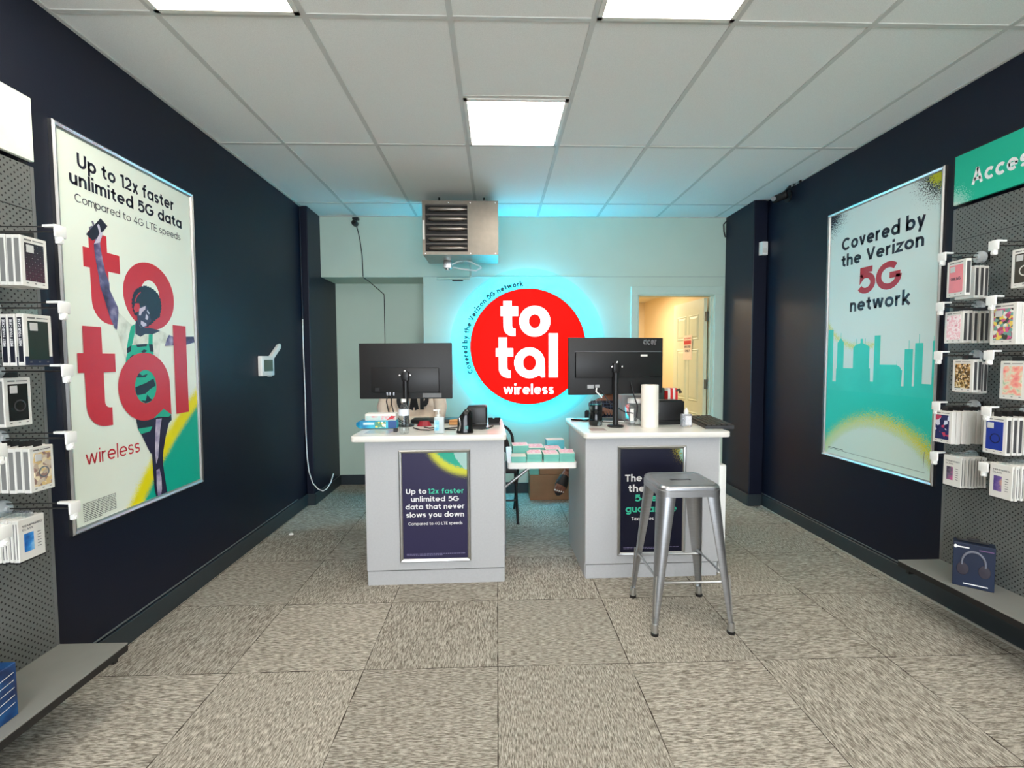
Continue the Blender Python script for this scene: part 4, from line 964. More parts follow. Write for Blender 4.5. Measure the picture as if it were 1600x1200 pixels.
b = MB(); b.lathe([(.014, .088), (.016, .098), (.014, .112), (.006, .118), (.005, .128), (.008, .13)], n=16); b.build('pump', m_white, pc, 50)
ky = thing('keyboard', 'black keyboard hanging over the right end of the right desk', 'keyboard', (1.478, 3.33, ZT), math.radians(-8))
b = MB(); b.rings([[Vector((x, y, z)) for x, z in ((-.09, .0), (.09, .0), (.09, .026), (-.09, .016))] for y in (-.27, .25)]); b.build('keyboard_body', m_black, ky)
k_ = MB()
for i in range(16):
    for j in range(5): k_.box(-.078+j*.032, -.051+j*.032, -.255+i*.031, -.229+i*.031, .017+j*.0016, .0265+j*.0018, .002, 1)
k_.build('keys', M('charcoal_keys', (54, 48, 44), .5), ky)
b = MB(); b.box(-.035, .035, -.065, .065, 0, .012, .005, 2); o = b.build('phone', m_gloss, None, 40); o.location = (.62, 3.56, ZT); o.rotation_euler = (0, 0, .9); tag(o, 'black phone at the back left corner of the right desk', 'phone')
b = MB(); b.box(.60, .70, 3.03, 3.15, ZT, ZT+.0015); tag(b.build('laminated_sheet', M('grey_rose_sheet', (204, 186, 182), .12)), 'small glossy sheet lying flat at the front left of the right desk', 'sheet')
b = MB(); b.box(-.11, .11, -.09, .09, 0, .19, .008); o = b.build('grey_case', M('grey_case', (150, 150, 150), .5), None, 40); o.location = (1.02, 3.585, ZT); tag(o, 'plain grey case behind the glass jar at the back of the right desk', 'case')
gb = thing('gift_bag', 'red and white striped bag at the back of the right desk', 'bag', (1.315, 3.60, ZT), .1)
b = MB(); b.rings([[Vector((x*k_2, y*k_2, z)) for x, y in ((-.04, -.03), (.04, -.03), (.04, .03), (-.04, .03))] for z, k_2 in ((0, 1), (.20, 1.0), (.235, .9))])
t = NT('striped_bag'); x_, y_, z_ = t.sep(); t.set(t.mix(t.math('GREATER_THAN', t.math('FRACT', t.math('MULTIPLY', t.math('ADD', x_, 1.0), 26)), .5), lin((238, 232, 224)), lin((214, 40, 38))), .6)
b.build('bag_body', t.m, gb)
b = MB(); b.tube([(.03, -.02, .215), (.05, -.035, .225), (.06, -.03, .20)], [.012, .010, .012], 8); b.build('ribbon_bow', M('dark_ribbon', (60, 50, 40), .5), gb, 50)
b = MB(); b.box(-.035, .035, -.02, .02, 0, .235, .004); o = b.build('green_folder', M('dark_green_card', (22, 50, 44), .5), None); o.location = (1.235, 3.63, ZT); tag(o, 'dark green upright folder left of the striped bag', 'folder')
b = MB(); b.tube([(.76, 3.42, ZT+.012), (.90, 3.38, ZT+.012)], .004, 8); tag(b.build('pen', m_white, None, 50), 'white pen lying left of the right monitor pole', 'pen')
b = MB(); b.box(.72, .92, 3.44, 3.60, ZT, ZT+.012, .002); tag(b.build('notebook', m_black), 'flat black notebook under the hand behind the right monitor pole', 'notebook')

# ------------------------------------------------------------------ seated person behind the right desk
def skinned(name, verts, edges, radii, mat, parent=None, root=0, sub=2):
    me = bpy.data.meshes.new(name); me.from_pydata(verts, edges, []); me.materials.append(mat)
    o = bpy.data.objects.new(name, me); C.objects.link(o)
    sk = o.modifiers.new('skin', 'SKIN'); sk.use_smooth_shade = True
    for i, r in enumerate(radii):
        v = me.skin_vertices[0].data[i]; v.radius = r if isinstance(r, tuple) else (r, r); v.use_root = (i == root)
    ss = o.modifiers.new('sub', 'SUBSURF'); ss.levels = sub; ss.render_levels = sub
    dg = bpy.context.evaluated_depsgraph_get(); ev = o.evaluated_get(dg); m2 = bpy.data.meshes.new_from_object(ev)
    m2.name = name; o.modifiers.clear(); o.data = m2
    if not m2.materials: m2.materials.append(mat)
    for p_ in m2.polygons: p_.use_smooth = True
    if parent: o.parent = parent
    return o
ps = thing('person', 'person in dark checked clothes seated behind the right desk with one sandal showing', 'person', (1.03, 4.40, 0))
V = [(0, 0, .52), (0, -.03, .66), (0, -.06, .84), (0, -.07, .98), (0, -.08, 1.06), (-.01, -.11, 1.13), (-.01, -.12, 1.22), (-.01, -.12, 1.28),
     (-.15, -.07, .97), (-.155, -.22, .82), (-.17, -.45, .965), (-.16, -.56, .985),
     (.17, -.07, .97), (.21, -.22, .80), (.17, -.42, .965), (.10, -.52, .985),
     (-.09, -.02, .50), (.02, -.33, .60), (-.19, -.18, .50), (-.30, -.09, .445), (-.375, -.055, .405), (-.405, -.065, .37),
     (.10, -.02, .50), (.12, -.40, .53), (.10, -.38, .10), (.10, -.40, .06), (.09, -.52, .03)]
Ed = [(0, 1), (1, 2), (2, 3), (3, 4), (4, 5), (5, 6), (6, 7), (3, 8), (8, 9), (9, 10), (10, 11), (3, 12), (12, 13), (13, 14), (14, 15), (0, 16), (16, 17), (17, 18), (18, 19), (19, 20), (20, 21), (0, 22), (22, 23), (23, 24), (24, 25), (25, 26)]
Rd = [.14, (.145, .11), (.155, .11), (.12, .09), .055, .075, .095, .07, .06, .045, .034, .026, .06, .045, .034, .026, .085, .066, .050, .040, .036, .032, .085, .066, .044, .036, .03]
body = skinned('body', V, Ed, Rd, m_skin, ps)
t = NT('navy_checked_cloth'); x_, y_, z_ = t.sep()
gx = t.math('LESS_THAN', t.math('FRACT', t.math('MULTIPLY', t.math('ADD', x_, 1.0), 34)), .16); gz = t.math('LESS_THAN', t.math('FRACT', t.math('MULTIPLY', z_, 34)), .16)
t.set(t.mix(t.math('MAXIMUM', gx, gz), lin((20, 22, 36)), lin((70, 84, 110))), .9)
shirt = skinned('shirt', [V[i] for i in (0, 1, 2, 3, 8, 9, 10, 12, 13, 14, 4)], [(0, 1), (1, 2), (2, 3), (3, 4), (4, 5), (5, 6), (3, 7), (7, 8), (8, 9), (3, 10)], [.155, (.16, .125), (.17, .125), (.135, .105), .072, .056, .045, .072, .056, .045, .115], t.m, ps)
tr = skinned('trousers', [V[i] for i in (0, 16, 17, 18, 22, 23, 24)], [(0, 1), (1, 2), (2, 3), (0, 4), (4, 5), (5, 6)], [.155, .10, .08, .058, .10, .08, .058], M('black_trousers', (16, 16, 20), .9), ps)
hr = MB(); bmesh.ops.create_icosphere(hr.b, subdivisions=3, radius=1)
for v in hr.b.verts:
    if v.co.y < -.45 and v.co.z < .45: v.co.y *= .6
    v.co = Vector((v.co.x*.105-.01, v.co.y*.115-.10, v.co.z*.12+1.25))
hr.build('hair', M('black_hair', (14, 12, 14), .7), ps, 80)
fc = MB(); fc.tube([(-.01, -.215, 1.225), (-.01, -.235, 1.20), (-.01, -.215, 1.19)], [.008, .014, .01], 8); fc.build('nose', m_skin, ps, 60)
for s in (-1, 1):
    e = MB(); e.lathe([(.0, -.006), (.010, -.003), (.012, .004)], (-.01+s*.034, -.212, 1.235), 10, 'y'); e.build('eye', m_paper, ps, 60)
mth = MB(); mth.tube([(-.035, -.205, 1.165), (-.01, -.215, 1.160), (.015, -.205, 1.165)], .006, 6); mth.build('mouth', M('lips', (120, 60, 60), .5), ps, 60)
def fingers(base, direc, side, up, ln=.075, r=.0085):
    b0, d0, s0, u0 = Vector(base), Vector(direc).normalized(), Vector(side).normalized(), Vector(up).normalized()
    for i, (o_, l_) in enumerate(((-.028, .9), (-.009, 1.05), (.010, 1.0), (.028, .8))):
        p0 = b0+s0*o_; p1 = p0+d0*ln*l_*.5+u0*.006; p2 = p0+d0*ln*l_*.85-u0*.008; p3 = p0+d0*ln*l_-u0*.02
        f = MB(); f.tube([p0-d0*.02, p0, p1, p2, p3], [r, r, r*.95, r*.9, r*.55], 10); f.build('finger', m_skin, ps, 70)
    f = MB(); f.tube([b0-s0*.024-d0*.035, b0-s0*.048-d0*.012-u0*.006, b0-s0*.05+d0*.018-u0*.012], [.010, .0105, .007], 10); f.build('thumb', m_skin, ps, 70)
fingers((-.155, -.565, .982), (.25, -1, -.1), (-1, -.2, 0), (0, 0, 1)); fingers((.095, -.525, .982), (-.35, -1, -.1), (1, -.3, 0), (0, 0, 1))
# sandalled foot: sole, broad strap, toes
A_ = Vector((-.405, -.075, .357)); fd = Vector((-.42, -.60, -.68)).normalized(); sd = Vector((.80, -.15, -.42)); sd = (sd-fd*sd.dot(fd)).normalized(); nu = sd.cross(fd).normalized()
if nu.y > 0: nu = -nu
def fp(a, s_, n__): return A_+fd*a+sd*s_+nu*n__
so = MB(); rings = []
for n__ in (-.042, -.036, -.026, -.022):
    k2 = 1.0 if n__ in (-.036, -.026) else .94
    rings.append([fp(.080+.142*math.cos(a)*k2, (.056 if math.cos(a) > -.2 else .046)*math.sin(a)*k2, n__) for a in [2*PI*k/28 for k in range(28)]])
so.rings(rings); sole = so.build('sandal_sole', M('black_rubber', (24, 22, 24), .6), ps, 50)
ft3 = MB(); rings = []
for a, w_, h_ in ((-.05, .030, .030), (-.01, .034, .040), (.05, .040, .040), (.10, .046, .030), (.14, .049, .022), (.165, .048, .016)):
    rings.append([fp(a, w_*math.cos(q), -.022+h_*.5+h_*.55*math.sin(q)) for q in [2*PI*k/18 for k in range(18)]])
ft3.rings(rings); ft3.build('foot', m_skin, ps, 70)
for i in range(5):
    s_ = -.037+.0185*i; l_ = (.060, .056, .052, .046, .040)[i]; r_ = (.0135, .0098, .0092, .0088, .008)[i]
    tb = MB(); p0, p1, p2 = fp(.150, s_*.95, -.006), fp(.150+l_*.55, s_, -.006), fp(.150+l_, s_, -.014)
    tb.tube([p0, p1, p1*.4+p2*.6, p2], [r_, r_*1.05, r_*.95, r_*.45], 10); toe = tb.build('toe', m_skin, ps, 70)
    nb = MB(); c_ = fp(.150+l_*.78, s_, -.006+r_*.62); nb.rings([[c_+sd*(r_*.62*math.cos(q))+fd*(r_*.7*math.sin(q))+nu*h_ for q in [2*PI*k/10 for k in range(10)]] for h_ in (-.002, .0022)]); nb.build('toenail', m_paper, toe, 40)
sp_ = MB(); rings = []
for a, w_, h_ in ((.035, .047, .046), (.075, .052, .044), (.115, .056, .036), (.130, .057, .030)):
    rings.append([fp(a, w_*math.cos(q), -.028+h_*1.35*math.sin(q)) for q in [PI*k/16 for k in range(17)]]+[fp(a, (w_-.006)*math.cos(q), -.028+(h_*1.35-.006)*math.sin(q)) for q in [PI*k/16 for k in range(16, -1, -1)]])
sp_.rings(rings); sp_.build('sandal_strap', M('black_leather_strap', (26, 24, 24), .5), ps, 50)
bd = MB()
for k in range(9):
    q = PI*(k+.5)/9; c_ = fp(.034, .050*math.cos(q), -.028+.066*math.sin(q)); bd.lathe([(.0, -.004), (.004, 0), (.0, .004)], c_, 6)
bd.build('strap_beads', M('gold_beads', (214, 180, 140), .3, metal=.6), ps, 60)
oc = thing('office_chair', 'dark office chair under the person behind the right desk', 'chair', (1.04, 4.43, 0))
b = MB(); b.box(-.22, .22, -.22, .20, .335, .372, .018, 3); b.build('seat', m_pad, oc, 40)
b = MB(); b.box(-.19, .19, .20, .24, .50, .90, .02, 3); b.build('backrest', m_pad, oc, 40)
b = MB(); b.box(-.02, .02, .12, .235, .318, .336); b.box(-.02, .02, .22, .235, .34, .6); b.build('back_support', m_black, oc)
b = MB(); b.tube([(0, 0, .06), (0, 0, .336)], .025, 12); b.build('column', m_black, oc, 50)
for k in range(5):
    a = 2*PI*k/5+.3; b = MB(); b.tube([(0, 0, .08), (.26*math.cos(a), .26*math.sin(a), .06)], [.022, .014], 8); b.lathe([(.0, .0), (.02, .005), (.02, .045), (.0, .05)], (.26*math.cos(a), .26*math.sin(a), 0), 10); b.build('base_arm', m_black, oc, 50)

# ------------------------------------------------------------------ small fittings on the walls
th = thing('thermostat', 'white square thermostat with a grey screen on the left wall', 'thermostat', (XL, 3.88, 1.355), basis=LEFT)
b = MB(); b.box(-.105, .105, -.078, .078, 0, .032, .006, 3); b.build('case', m_white, th, 40)
b = MB(); b.box(-.070, .075, -.042, .048, .0315, .0335, .002, 1); b.build('screen', M('grey_lcd', (92, 108, 98), .25), th)
b = MB(); b.box(.03, .075, -.086, -.076, .004, .026, .003); b.build('lower_tab', m_white, th)
al = thing('wall_sensor', 'white slanted sensor bar above the thermostat on the left wall', 'sensor', (XL, 3.98, 1.43), basis=LEFT)
b = MB(); b.box(-.02, .16, -.02, .02, .0, .03, .006, 3); b.xf(Matrix.Rotation(math.radians(33), 4, 'Z')); b.build('sensor_bar', m_white, al, 40)
b = MB(); b.box(.155, .18, -.015, .015, .004, .026, .005, 2); b.xf(Matrix.Rotation(math.radians(33), 4, 'Z')); b.build('end_cap', m_paper, al, 40)
# cord in the left corner
b = MB(); b.tube([(-1.832, 4.642, 2.82), (-1.832, 4.642, 2.3), (-1.83, 4.641, 1.79)], .005, 8); tag(b.build('painted_cord', M('navy_painted_cord', (30, 36, 52), .5), None, 60), 'navy painted cord running up the left corner to the ceiling', 'cord')
b = MB(); b.tube([(-1.83, 4.640, 1.785), (-1.832, 4.639, 1.5), (-1.826, 4.639, 1.1), (-1.828, 4.638, .72), (-1.822, 4.636, .48), (-1.806, 4.632, .33), (-1.77, 4.625, .22), (-1.72, 4.62, .165), (-1.675, 4.62, .145), (-1.645, 4.64, .16), (-1.62, 4.68, .21), (-1.615, 4.75, .28)], .0055, 8); tag(b.build('power_cord', m_white, None, 60), 'white cord hanging loose in the left back corner near the floor', 'cord')
# mini camera and its wire on the back wall
mc = thing('mini_camera', 'small black camera under the ceiling left of the heater', 'camera', (-1.402, YB, 2.80))
b = MB(); b.box(-.03, .03, -.05, -.001, -.002, .02, .003); b.box(-.012, .012, -.045, -.02, -.02, 0); b.build('bracket', m_black, mc)
b = MB(); b.lathe([(.0, -.10), (.024, -.098), (.028, -.085), (.028, -.035), (.022, -.02), (.0, -.018)], (0, 0, -.045), 18, 'y'); b.build('camera_body', m_black, mc, 40)
b = MB(); b.lathe([(.0, -.102), (.012, -.1015), (.013, -.098)], (0, 0, -.045), 14, 'y'); b.build('lens', m_gloss, mc, 40)
b = MB(); b.tube([(-1.395, YB-.03, 2.735), (-1.385, YB-.012, 2.68), (-1.37, YB-.008, 2.60), (-1.352, YB-.006, 2.45), (-1.348, YB-.006, 2.245), (-1.346, YB-.006, 2.238)], .0045, 6)
tag(b.build('camera_wire', m_dark, None, 60), 'thin wire dropping from the small black camera to the edge of the wall recess', 'wire')
b = MB(); b.tube([(-1.346, YB-.004, 2.232), (-1.30, YB+.03, 2.20), (-1.24, 5.41, 2.12), (-1.24, 5.414, 2.05), (-1.24, 5.414, 1.2)], .0042, 6)
tag(b.build('recess_wire', m_dark, None, 60), 'thin wire running down inside the wall recess above the left monitor', 'wire')
cc = thing('security_camera', 'black bullet camera with cables high on the right wall', 'camera', (XR, 4.12, 2.775))
b = MB(); b.lathe([(.0, -.012), (.05, -.01), (.05, .0)], (0, 0, 0), 18, 'x'); b.tube([(-.01, 0, 0), (-.06, .0, -.012), (-.085, .0, -.02)], .014, 10); b.build('mount', m_black, cc, 40)
b = MB(); b.tube([(-.05, -.06, -.004), (-.06, -.05, -.006), (-.115, .03, -.022), (-.118, .034, -.024)][::-1], [.03, .032, .032, .028], 16); b.build('camera_body', m_black, cc, 40)
b = MB(); v_ = Vector((-.055, -.075, -.018)).normalized(); b.tube([(-.150, -.030, -.03), (-.1505, -.031, -.03)], .02, 14); b.build('lens_ring', M('grey_lens_ring', (130, 130, 132), .3), cc, 40)
b = MB(); b.tube([(-.06, .02, .01), (-.05, -.06, .04), (-.03, -.12, .055), (-.04, -.16, .045), (-.02, -.20, .06)], .009, 8); b.tube([(-.04, -.05, .045), (-.045, -.09, .05)], .012, 8); b.build('cable_bundle', m_black, cc, 50)
b = MB(); b.box(-.045, -.02, -.13, -.10, .04, .062); b.box(-.045, -.02, -.19, -.165, .035, .055); b.build('cable_connectors', m_chrome, cc)
ms = thing('motion_sensor', 'white motion sensor on the dark pillar at right', 'sensor', (2.455, 4.43, 2.40))
b = MB(); b.rings([[Vector((x, y, z)) for x, y in ((-.034, 0), (.034, 0), (.030, -.035), (-.022, -.04))] for z in (-.06, -.045, .04, .06)]); b.build('sensor_case', m_white, ms, 30)
b = MB(); b.box(-.02, .02, -.0415, -.038, -.04, .0, .002, 1); b.build('sensor_window', M('milky_window', (222, 222, 216), .3), ms)
b = MB(); b.tube([(2.366, 4.965, 2.80), (2.34, 4.965, 2.77), (2.345, 4.968, 2.70), (2.362, 4.968, 2.64)], .006, 6); tag(b.build('corner_wire', m_black, None, 50), 'short black wire in the upper right back corner', 'wire')
b = MB(); b.rings([[Vector((-1.66+.02*math.cos(a)*k2, 3.86+.016*math.sin(a)*k2, z)) for a in [2*PI*k/7 for k in range(7)]] for z, k2 in ((.001, 1), (.008, .9), (.014, .4))]); tag(b.build('paper_scrap', m_paper), 'tiny white paper scrap on the carpet by the left baseboard', 'scrap')

# ------------------------------------------------------------------ pegboard displays
m_peg = pegboard_mat()
m_shelfL = M('warm_grey_shelf', (130, 130, 125), .5, var=.03)
def pegboard(side, label, y_end, x_face, x_wall, zshelf, dshelf, z_top, z_head):
    basis = LEFT if side == 'L' else RIGHT
    t = thing('pegboard_display', label, 'display', (x_face, y_end, 0), basis=basis)
    # local X: along the wall; panel lies towards the viewer (negative X for left, positive X for right)
    W = 1.75; s = -1 if side == 'L' else 1; xs = sorted((0, s*W)); dp = abs(x_face-x_wall)
    b = MB(); b.box(xs[0], xs[1], zshelf-.03, z_head-.02, -.018, 0); b.build('perforated_panel', m_peg, t)
    b = MB()
    for xx in (s*.02, s*.90, s*1.72): b.box(xx-.018, xx+.018, zshelf-.06, z_top, -dp, -.019)
    b.build('upright_posts', m_dark, t)
    e = MB(); e.box(min(0, s*.014), max(0, s*.014), zshelf-.03, z_head-.02, -.018, .0012); e.build('edge_strip', M('grey_edge_strip', (104, 106, 105), .5), t)
    sl = MB(); sl.box(xs[0], xs[1], z_head-.19, z_head-.187, .0002, .0008); sl.build('panel_joint', m_black, t)
    sh = MB(); sh.box(xs[0], xs[1], zshelf-.006, zshelf, .0005, dshelf, .001, 1); sh.build('base_shelf', m_shelfL, t)
    fr = MB(); fr.box(xs[0], xs[1], zshelf-.034, zshelf-.0062, dshelf-.012, dshelf-.0015)
    for xx in (s*.05, s*.9, s*1.7): fr.box(xx-.01, xx+.01, zshelf-.055, zshelf-.0062, .0005, dshelf-.012)
    fr.build('shelf_bracket', m_black, t)
    return t, s, W
pL, sL, WL = pegboard('L', 'grey pegboard display with a base shelf on the left wall', 1.955, -1.78, XL, .256, .272, 2.41, 2.165)
hL = MB(); hL.box(-1.75, 0, 2.165, 2.405, -.012, .006, .002, 1); hd_l = hL.build('header_sign', M('pale_header', (232, 238, 224), .4), pL)
pR, sR, WR = pegboard('R', 'grey pegboard display with a base shelf on the right wall', 2.54, 2.44, XR, .283, .236, 2.45, 2.20)
hR = MB(); hR.box(0, 1.75, 2.20, 2.455, -.012, .006, .002, 1)
hR.build('header_sign', print_mat('green_header', (34, 186, 152), [dict(k='disc', c=(-.02, 2.18), r=.10, amp=.30, s=150, rgb=(150, 214, 196)), dict(k='disc', c=(.0, 2.17), r=.05, amp=.08, s=150, rgb=(196, 226, 214))]), pR)
b = MB(); b.box(0, 1.75, 2.453, 2.459, -.013, .0075); b.box(-.003, .003, 2.20, 2.459, -.013, .0075); b.build('header_edge', m_dark, pR)
lettering(pR, 'header_lettering', [('Accessories', .097, .625, 2.276, .080, .15)], m_wink, .0066)

m_wire = M('dark_steel_wire', (70, 70, 72), .3, metal=.8)
m_knob = M('frosted_clear_knob', (206, 212, 214), .25, var=.03, alpha=.72)
def make_hook(label, group, lng):
    t = thing('display_hook', label, 'hook', (0, 0, 0), 0, group)
    b = MB(); b.box(-.018, .018, -.012, .022, 0, .004); b.tube([(0, 0, .003), (0, 0, lng-.02), (0, .006, lng-.008)], .0028, 8); b.tube([(0, .018, .003), (0, .018, lng-.06)], .0022, 8); b.build('wire', m_wire, t, 50)
    b = MB(); b.lathe([(.0, .018), (.020, .018), (.029, .022), (.031, .030), (.028, .040), (.012, .046), (.012, .056), (.0, .056)], (0, 0, 0), 20); b.build('clear_knob', m_knob, t, 50)
    b = MB(); b.prism([(-.006, -.05), (.006, -.05), (.013, .0), (-.013, .0)], -.004, .004)
    b.xf(Matrix(((1, 0, 0, 0), (0, 0, 1, .020), (0, 1, 0, lng-.012), (0, 0, 0, 1))))
    q = MB()
    b.box(-.022, .022, -.020, .022, lng-.012, lng-.004, .003, 2); b.build('label_holder', m_white, t, 40)
    b = MB(); b.box(-.010, .010, -.042, -.016, lng-.020, lng-.003, .004, 2); b.lathe([(.006, lng-.004), (.006, lng+.0005)], (0, -.033, 0), 10); b.build('stop_lock', m_white, t, 40)
    return t
ORD = ['front', 'second', 'third', 'fourth', 'fifth', 'sixth', 'seventh', 'eighth', 'ninth']
hook_protos = {}
def place_hook(side, y, z, label, lng):
    key = (side, lng)
    grp = 'hooks on the left pegboard' if side == 'L' else 'hooks on the right pegboard'
    x = -1.7785 if side == 'L' else 2.4385
    if key not in hook_protos:
        o = make_hook(label, grp, lng); hook_protos[key] = o
        m = Matrix(LEFT if side == 'L' else RIGHT).transposed().to_4x4(); m.translation = (x, y, z); o.matrix_world = m
        return o
    return dup(hook_protos[key], (x, y, z), label, grp)
def pack_parts(t, w, h, d, front, kind, sp=True, ring=None, cam='tl', words=None, wordmat=None):
    """local: x across, y up, z out to the room; origin at the top centre of the back"""
    b = MB(); b.box(-w/2, w/2, -h, 0, 0, d, .0018, 1); b.build('carton', m_carton, t)
    if sp:
        for s in (-1, 1):
            b = MB(); b.box(s*w/2-.0004, s*w/2+.0006, -h+.012, -.012, .0045, d-.004)
            b.build('spine_panel', m_spine if kind == 'grey' else (M('black_spine', (20, 24, 40), .45) if kind == 'navy' else M('dark_spine_slot', (72, 72, 74), .5)), t)
    if kind == 'navy':
        b = MB(); b.box(-w/2+.001, w/2-.001, -h+.001, -h*.82, d, d+.0007); b.build('bottom_band', M('navy_carton', (24, 36, 66), .45), t)
        mb = MB(); text(mb, 'MEET YOUR CASE', -h*.62, -h*.10, 0, .0085, .15)
        mb.xf(Matrix(((0, 0, -1, -w/2-.0009), (1, 0, 0, 0), (0, -1, 0, d*.5+.0045), (0, 0, 0, 1)))).build('spine_lettering', m_wink, t)
    if front is not None:
        if kind == 'film':
            b = MB(); b.box(-w*.30, w*.06, -h*.80, -h*.36, d, d+.0012, .0004, 1); b.build('pictured_phone', front, t)
            mb = MB(); text(mb, 'TEMPERED', -w*.36, w*.40, -h*.20, .0068, .12, d+.0006); text(mb, 'GLASS', -w*.36, w*.05, -h*.28, .0068, .12, d+.0006)
            for k in range(6): mb.poly([(w*.2, -h*(.4+.07*k)), (w*.34, -h*(.4+.07*k)), (w*.34, -h*(.415+.07*k)), (w*.2, -h*(.415+.07*k))], d+.0006)
            mb.flat('lettering', M('grey_letters', (90, 90, 94), .5, var=0), t)
            b = MB(); b.box(-w/2, w/2, -h-.004, -h+.001, 0, d+.0005); b.build('bottom_band', m_black, t)
        else:
            b = MB(); b.box(-w*.36, w*.36, -h*.885, -h*.13, d, d+.0014, .0005, 1); b.build('phone_case', front, t)
            if cam:
                x0 = -w*.30 if cam == 'tl' else w*.02
                b = MB(); b.box(x0, x0+w*.27, -h*.32, -h*.165, d+.0012, d+.003, .001, 1); b.build('camera_window', M('camera_cutout', (206, 206, 204), .25), t)
            if ring:
                b = MB(); b.annulus(.004, -h*.58, w*.22, w*.17, d+.002); b.flat('magnetic_ring', ring, t)
            mb = MB(); mb.poly([(-w*.36, -h*.055), (-w*.1, -h*.055), (-w*.1, -h*.085), (-w*.36, -h*.085)], d+.0009); mb.poly([(-w*.05, -h*.06), (w*.36, -h*.06), (w*.36, -h*.08), (-w*.05, -h*.08)], d+.0009)
            for k in (-.3, .0, .3): mb.poly([(w*k-.004, -h*.94), (w*k+.004, -h*.94), (w*k+.004, -h*.92), (w*k-.004, -h*.92)], d+.0009)
            mb.flat('brand_strip', M('grey_print', (120, 120, 118), .5, var=0), t)
            if words: mb = MB(); text(mb, words, -w*.26, w*.26, -h*.55, .014, .14, d+.0016); mb.flat('lettering', wordmat, t)
    b = MB(); b.box(-.016, .016, -.004, .020, d*.5-.0006, d*.5+.0006); b.build('hang_tab', m_black if kind in ('grey', 'slot') else m_glass, t)
def packs(side, yc, ztop, z_front_x, w, h, d, n, front, kind, what, where, rowname, gap=.002, tilt=0, **kw):
    """n packs on one hook, the front one facing the room"""
    grp = 'packs on the left pegboard' if side == 'L' else 'packs on the right pegboard'
    sgn = 1 if side == 'L' else -1
    basis = LEFT if side == 'L' else RIGHT
    root = thing('phone_case_pack' if kind != 'film' else 'screen_film_pack', what+' pack, front on '+where, 'phone case pack' if kind != 'film' else 'screen film pack', (z_front_x-sgn*d, yc, ztop), basis=basis, group=grp)
    if tilt: root.matrix_world = root.matrix_world @ Matrix.Rotation(math.radians(tilt), 4, 'Y')
    pack_parts(root, w, h, d, front, kind, **kw)
    for k in range(1, n):
        wd_ = {'film': 'thin white film pack', 'grey': 'grey spined case pack', 'navy': 'navy spined case pack', 'slot': 'white edged case pack'}[kind]
        x = z_front_x-sgn*(d+k*(d+gap))
        dup(root, (x, yc+random.uniform(-.003, .003), ztop+random.uniform(-.002, .002)), '%s, %s back on %s' % (wd_, ORD[k], where))
    return root
HL = .285
for z, wh in ((1.845, 'top'), (1.585, 'second'), (1.366, 'third'), (1.130, 'fourth'), (.880, 'lowest')):
    place_hook('L', 1.735, z-.0, 'white tipped hook, %s of the column nearest the woman poster' % wh, HL)
for z, wh in ((1.585, 'upper'), (1.130, 'middle'), (.880, 'lowest')):
    place_hook('L', 1.49, z-.0, 'white tipped hook, %s one at the left picture edge' % wh, HL)
W1 = .098
packs('L', 1.765, 1.832, -1.62, W1, .172, .024, 5, quilt_mat(), 'grey', 'dark quilted phone case', 'the top left board hook', 'top')
packs('L', 1.742, 1.562, -1.60, .104, .176, .024, 3, M('bottle_green_case', (22, 42, 36), .3), 'navy', 'dark green phone case', 'the second left board hook', 'second')
packs('L', 1.762, 1.343, -1.70, .098, .172, .024, 2, M('smoked_black_case', (14, 14, 16), .2), 'grey', 'black ringed phone case', 'the third left board hook', 'third', ring=M('dark_ring', (60, 60, 62), .3))
packs('L', 1.730, 1.103, -1.60, .090, .156, .024, 5, voronoi_mat('floral_case', [(214, 186, 130), (186, 170, 150), (230, 214, 180), (150, 120, 110), (206, 190, 170)], 70), 'grey', 'floral phone case with a silver ring', 'the fourth left board hook', 'fourth', ring=m_chrome)
packs('L', 1.700, .862, -1.62, .096, .145, .0105, 8, marble_mat('blue_phone_picture', [(10, 70, 150), (50, 140, 215), (170, 215, 240)], 18), 'film', 'film with blue phone picture', 'the lowest left board hook', 'lowest', gap=.0015)
packs('L', 1.50, 1.562, -1.66, .104, .176, .024, 3, None, 'grey', 'plain grey edged phone case', 'the cut off hook at the left', 'edge')
# right board
HR = .235
for z, wh in ((1.893, 'top'), (1.649, 'second'), (1.405, 'third'), (1.152, 'fourth'), (.897, 'lowest')):
    place_hook('R', 2.355, z-.0, 'white tipped hook, %s of the column nearest the skyline poster' % wh, HR)
    place_hook('R', 2.105, z-.0, 'white tipped hook, %s of the column at the right picture edge' % wh, HR)
pinkcase = M('coral_pink_case', (238, 132, 140), .35)
packs('R', 2.262, 1.860, 2.20, .112, .172, .024, 1, pinkcase, 'slot', 'coral pink lettered phone case', 'the top hook of the skyline column', 'top', words='SMILING', wordmat=m_ink, tilt=-8)
packs('R', 2.322, 1.838, 2.300, .10, .155, .022, 3, None, 'slot', 'white edged phone case', 'the top skyline column hook, wall end', 'top')
packs('R', 2.318, 1.622, 2.25, .098, .155, .022, 6, marble_mat('pink_marble_case', [(246, 236, 236), (236, 180, 190), (250, 240, 240), (220, 150, 165)], 40), 'slot', 'pink marbled phone case', 'the second hook of the skyline column', 'second', gap=.005, cam=None)
packs('R', 2.262, 1.386, 2.25, .104, .156, .022, 2, voronoi_mat('gold_glitter_case', [(226, 196, 130), (120, 96, 50), (246, 230, 190), (176, 140, 80), (90, 76, 50)], 130, .7), 'slot', 'gold glitter phone case', 'the third hook of the skyline column', 'third', cam=None)
packs('R', 2.312, 1.376, 2.310, .098, .155, .022, 3, None, 'slot', 'plain white phone case', 'the third skyline column hook, wall end', 'third')
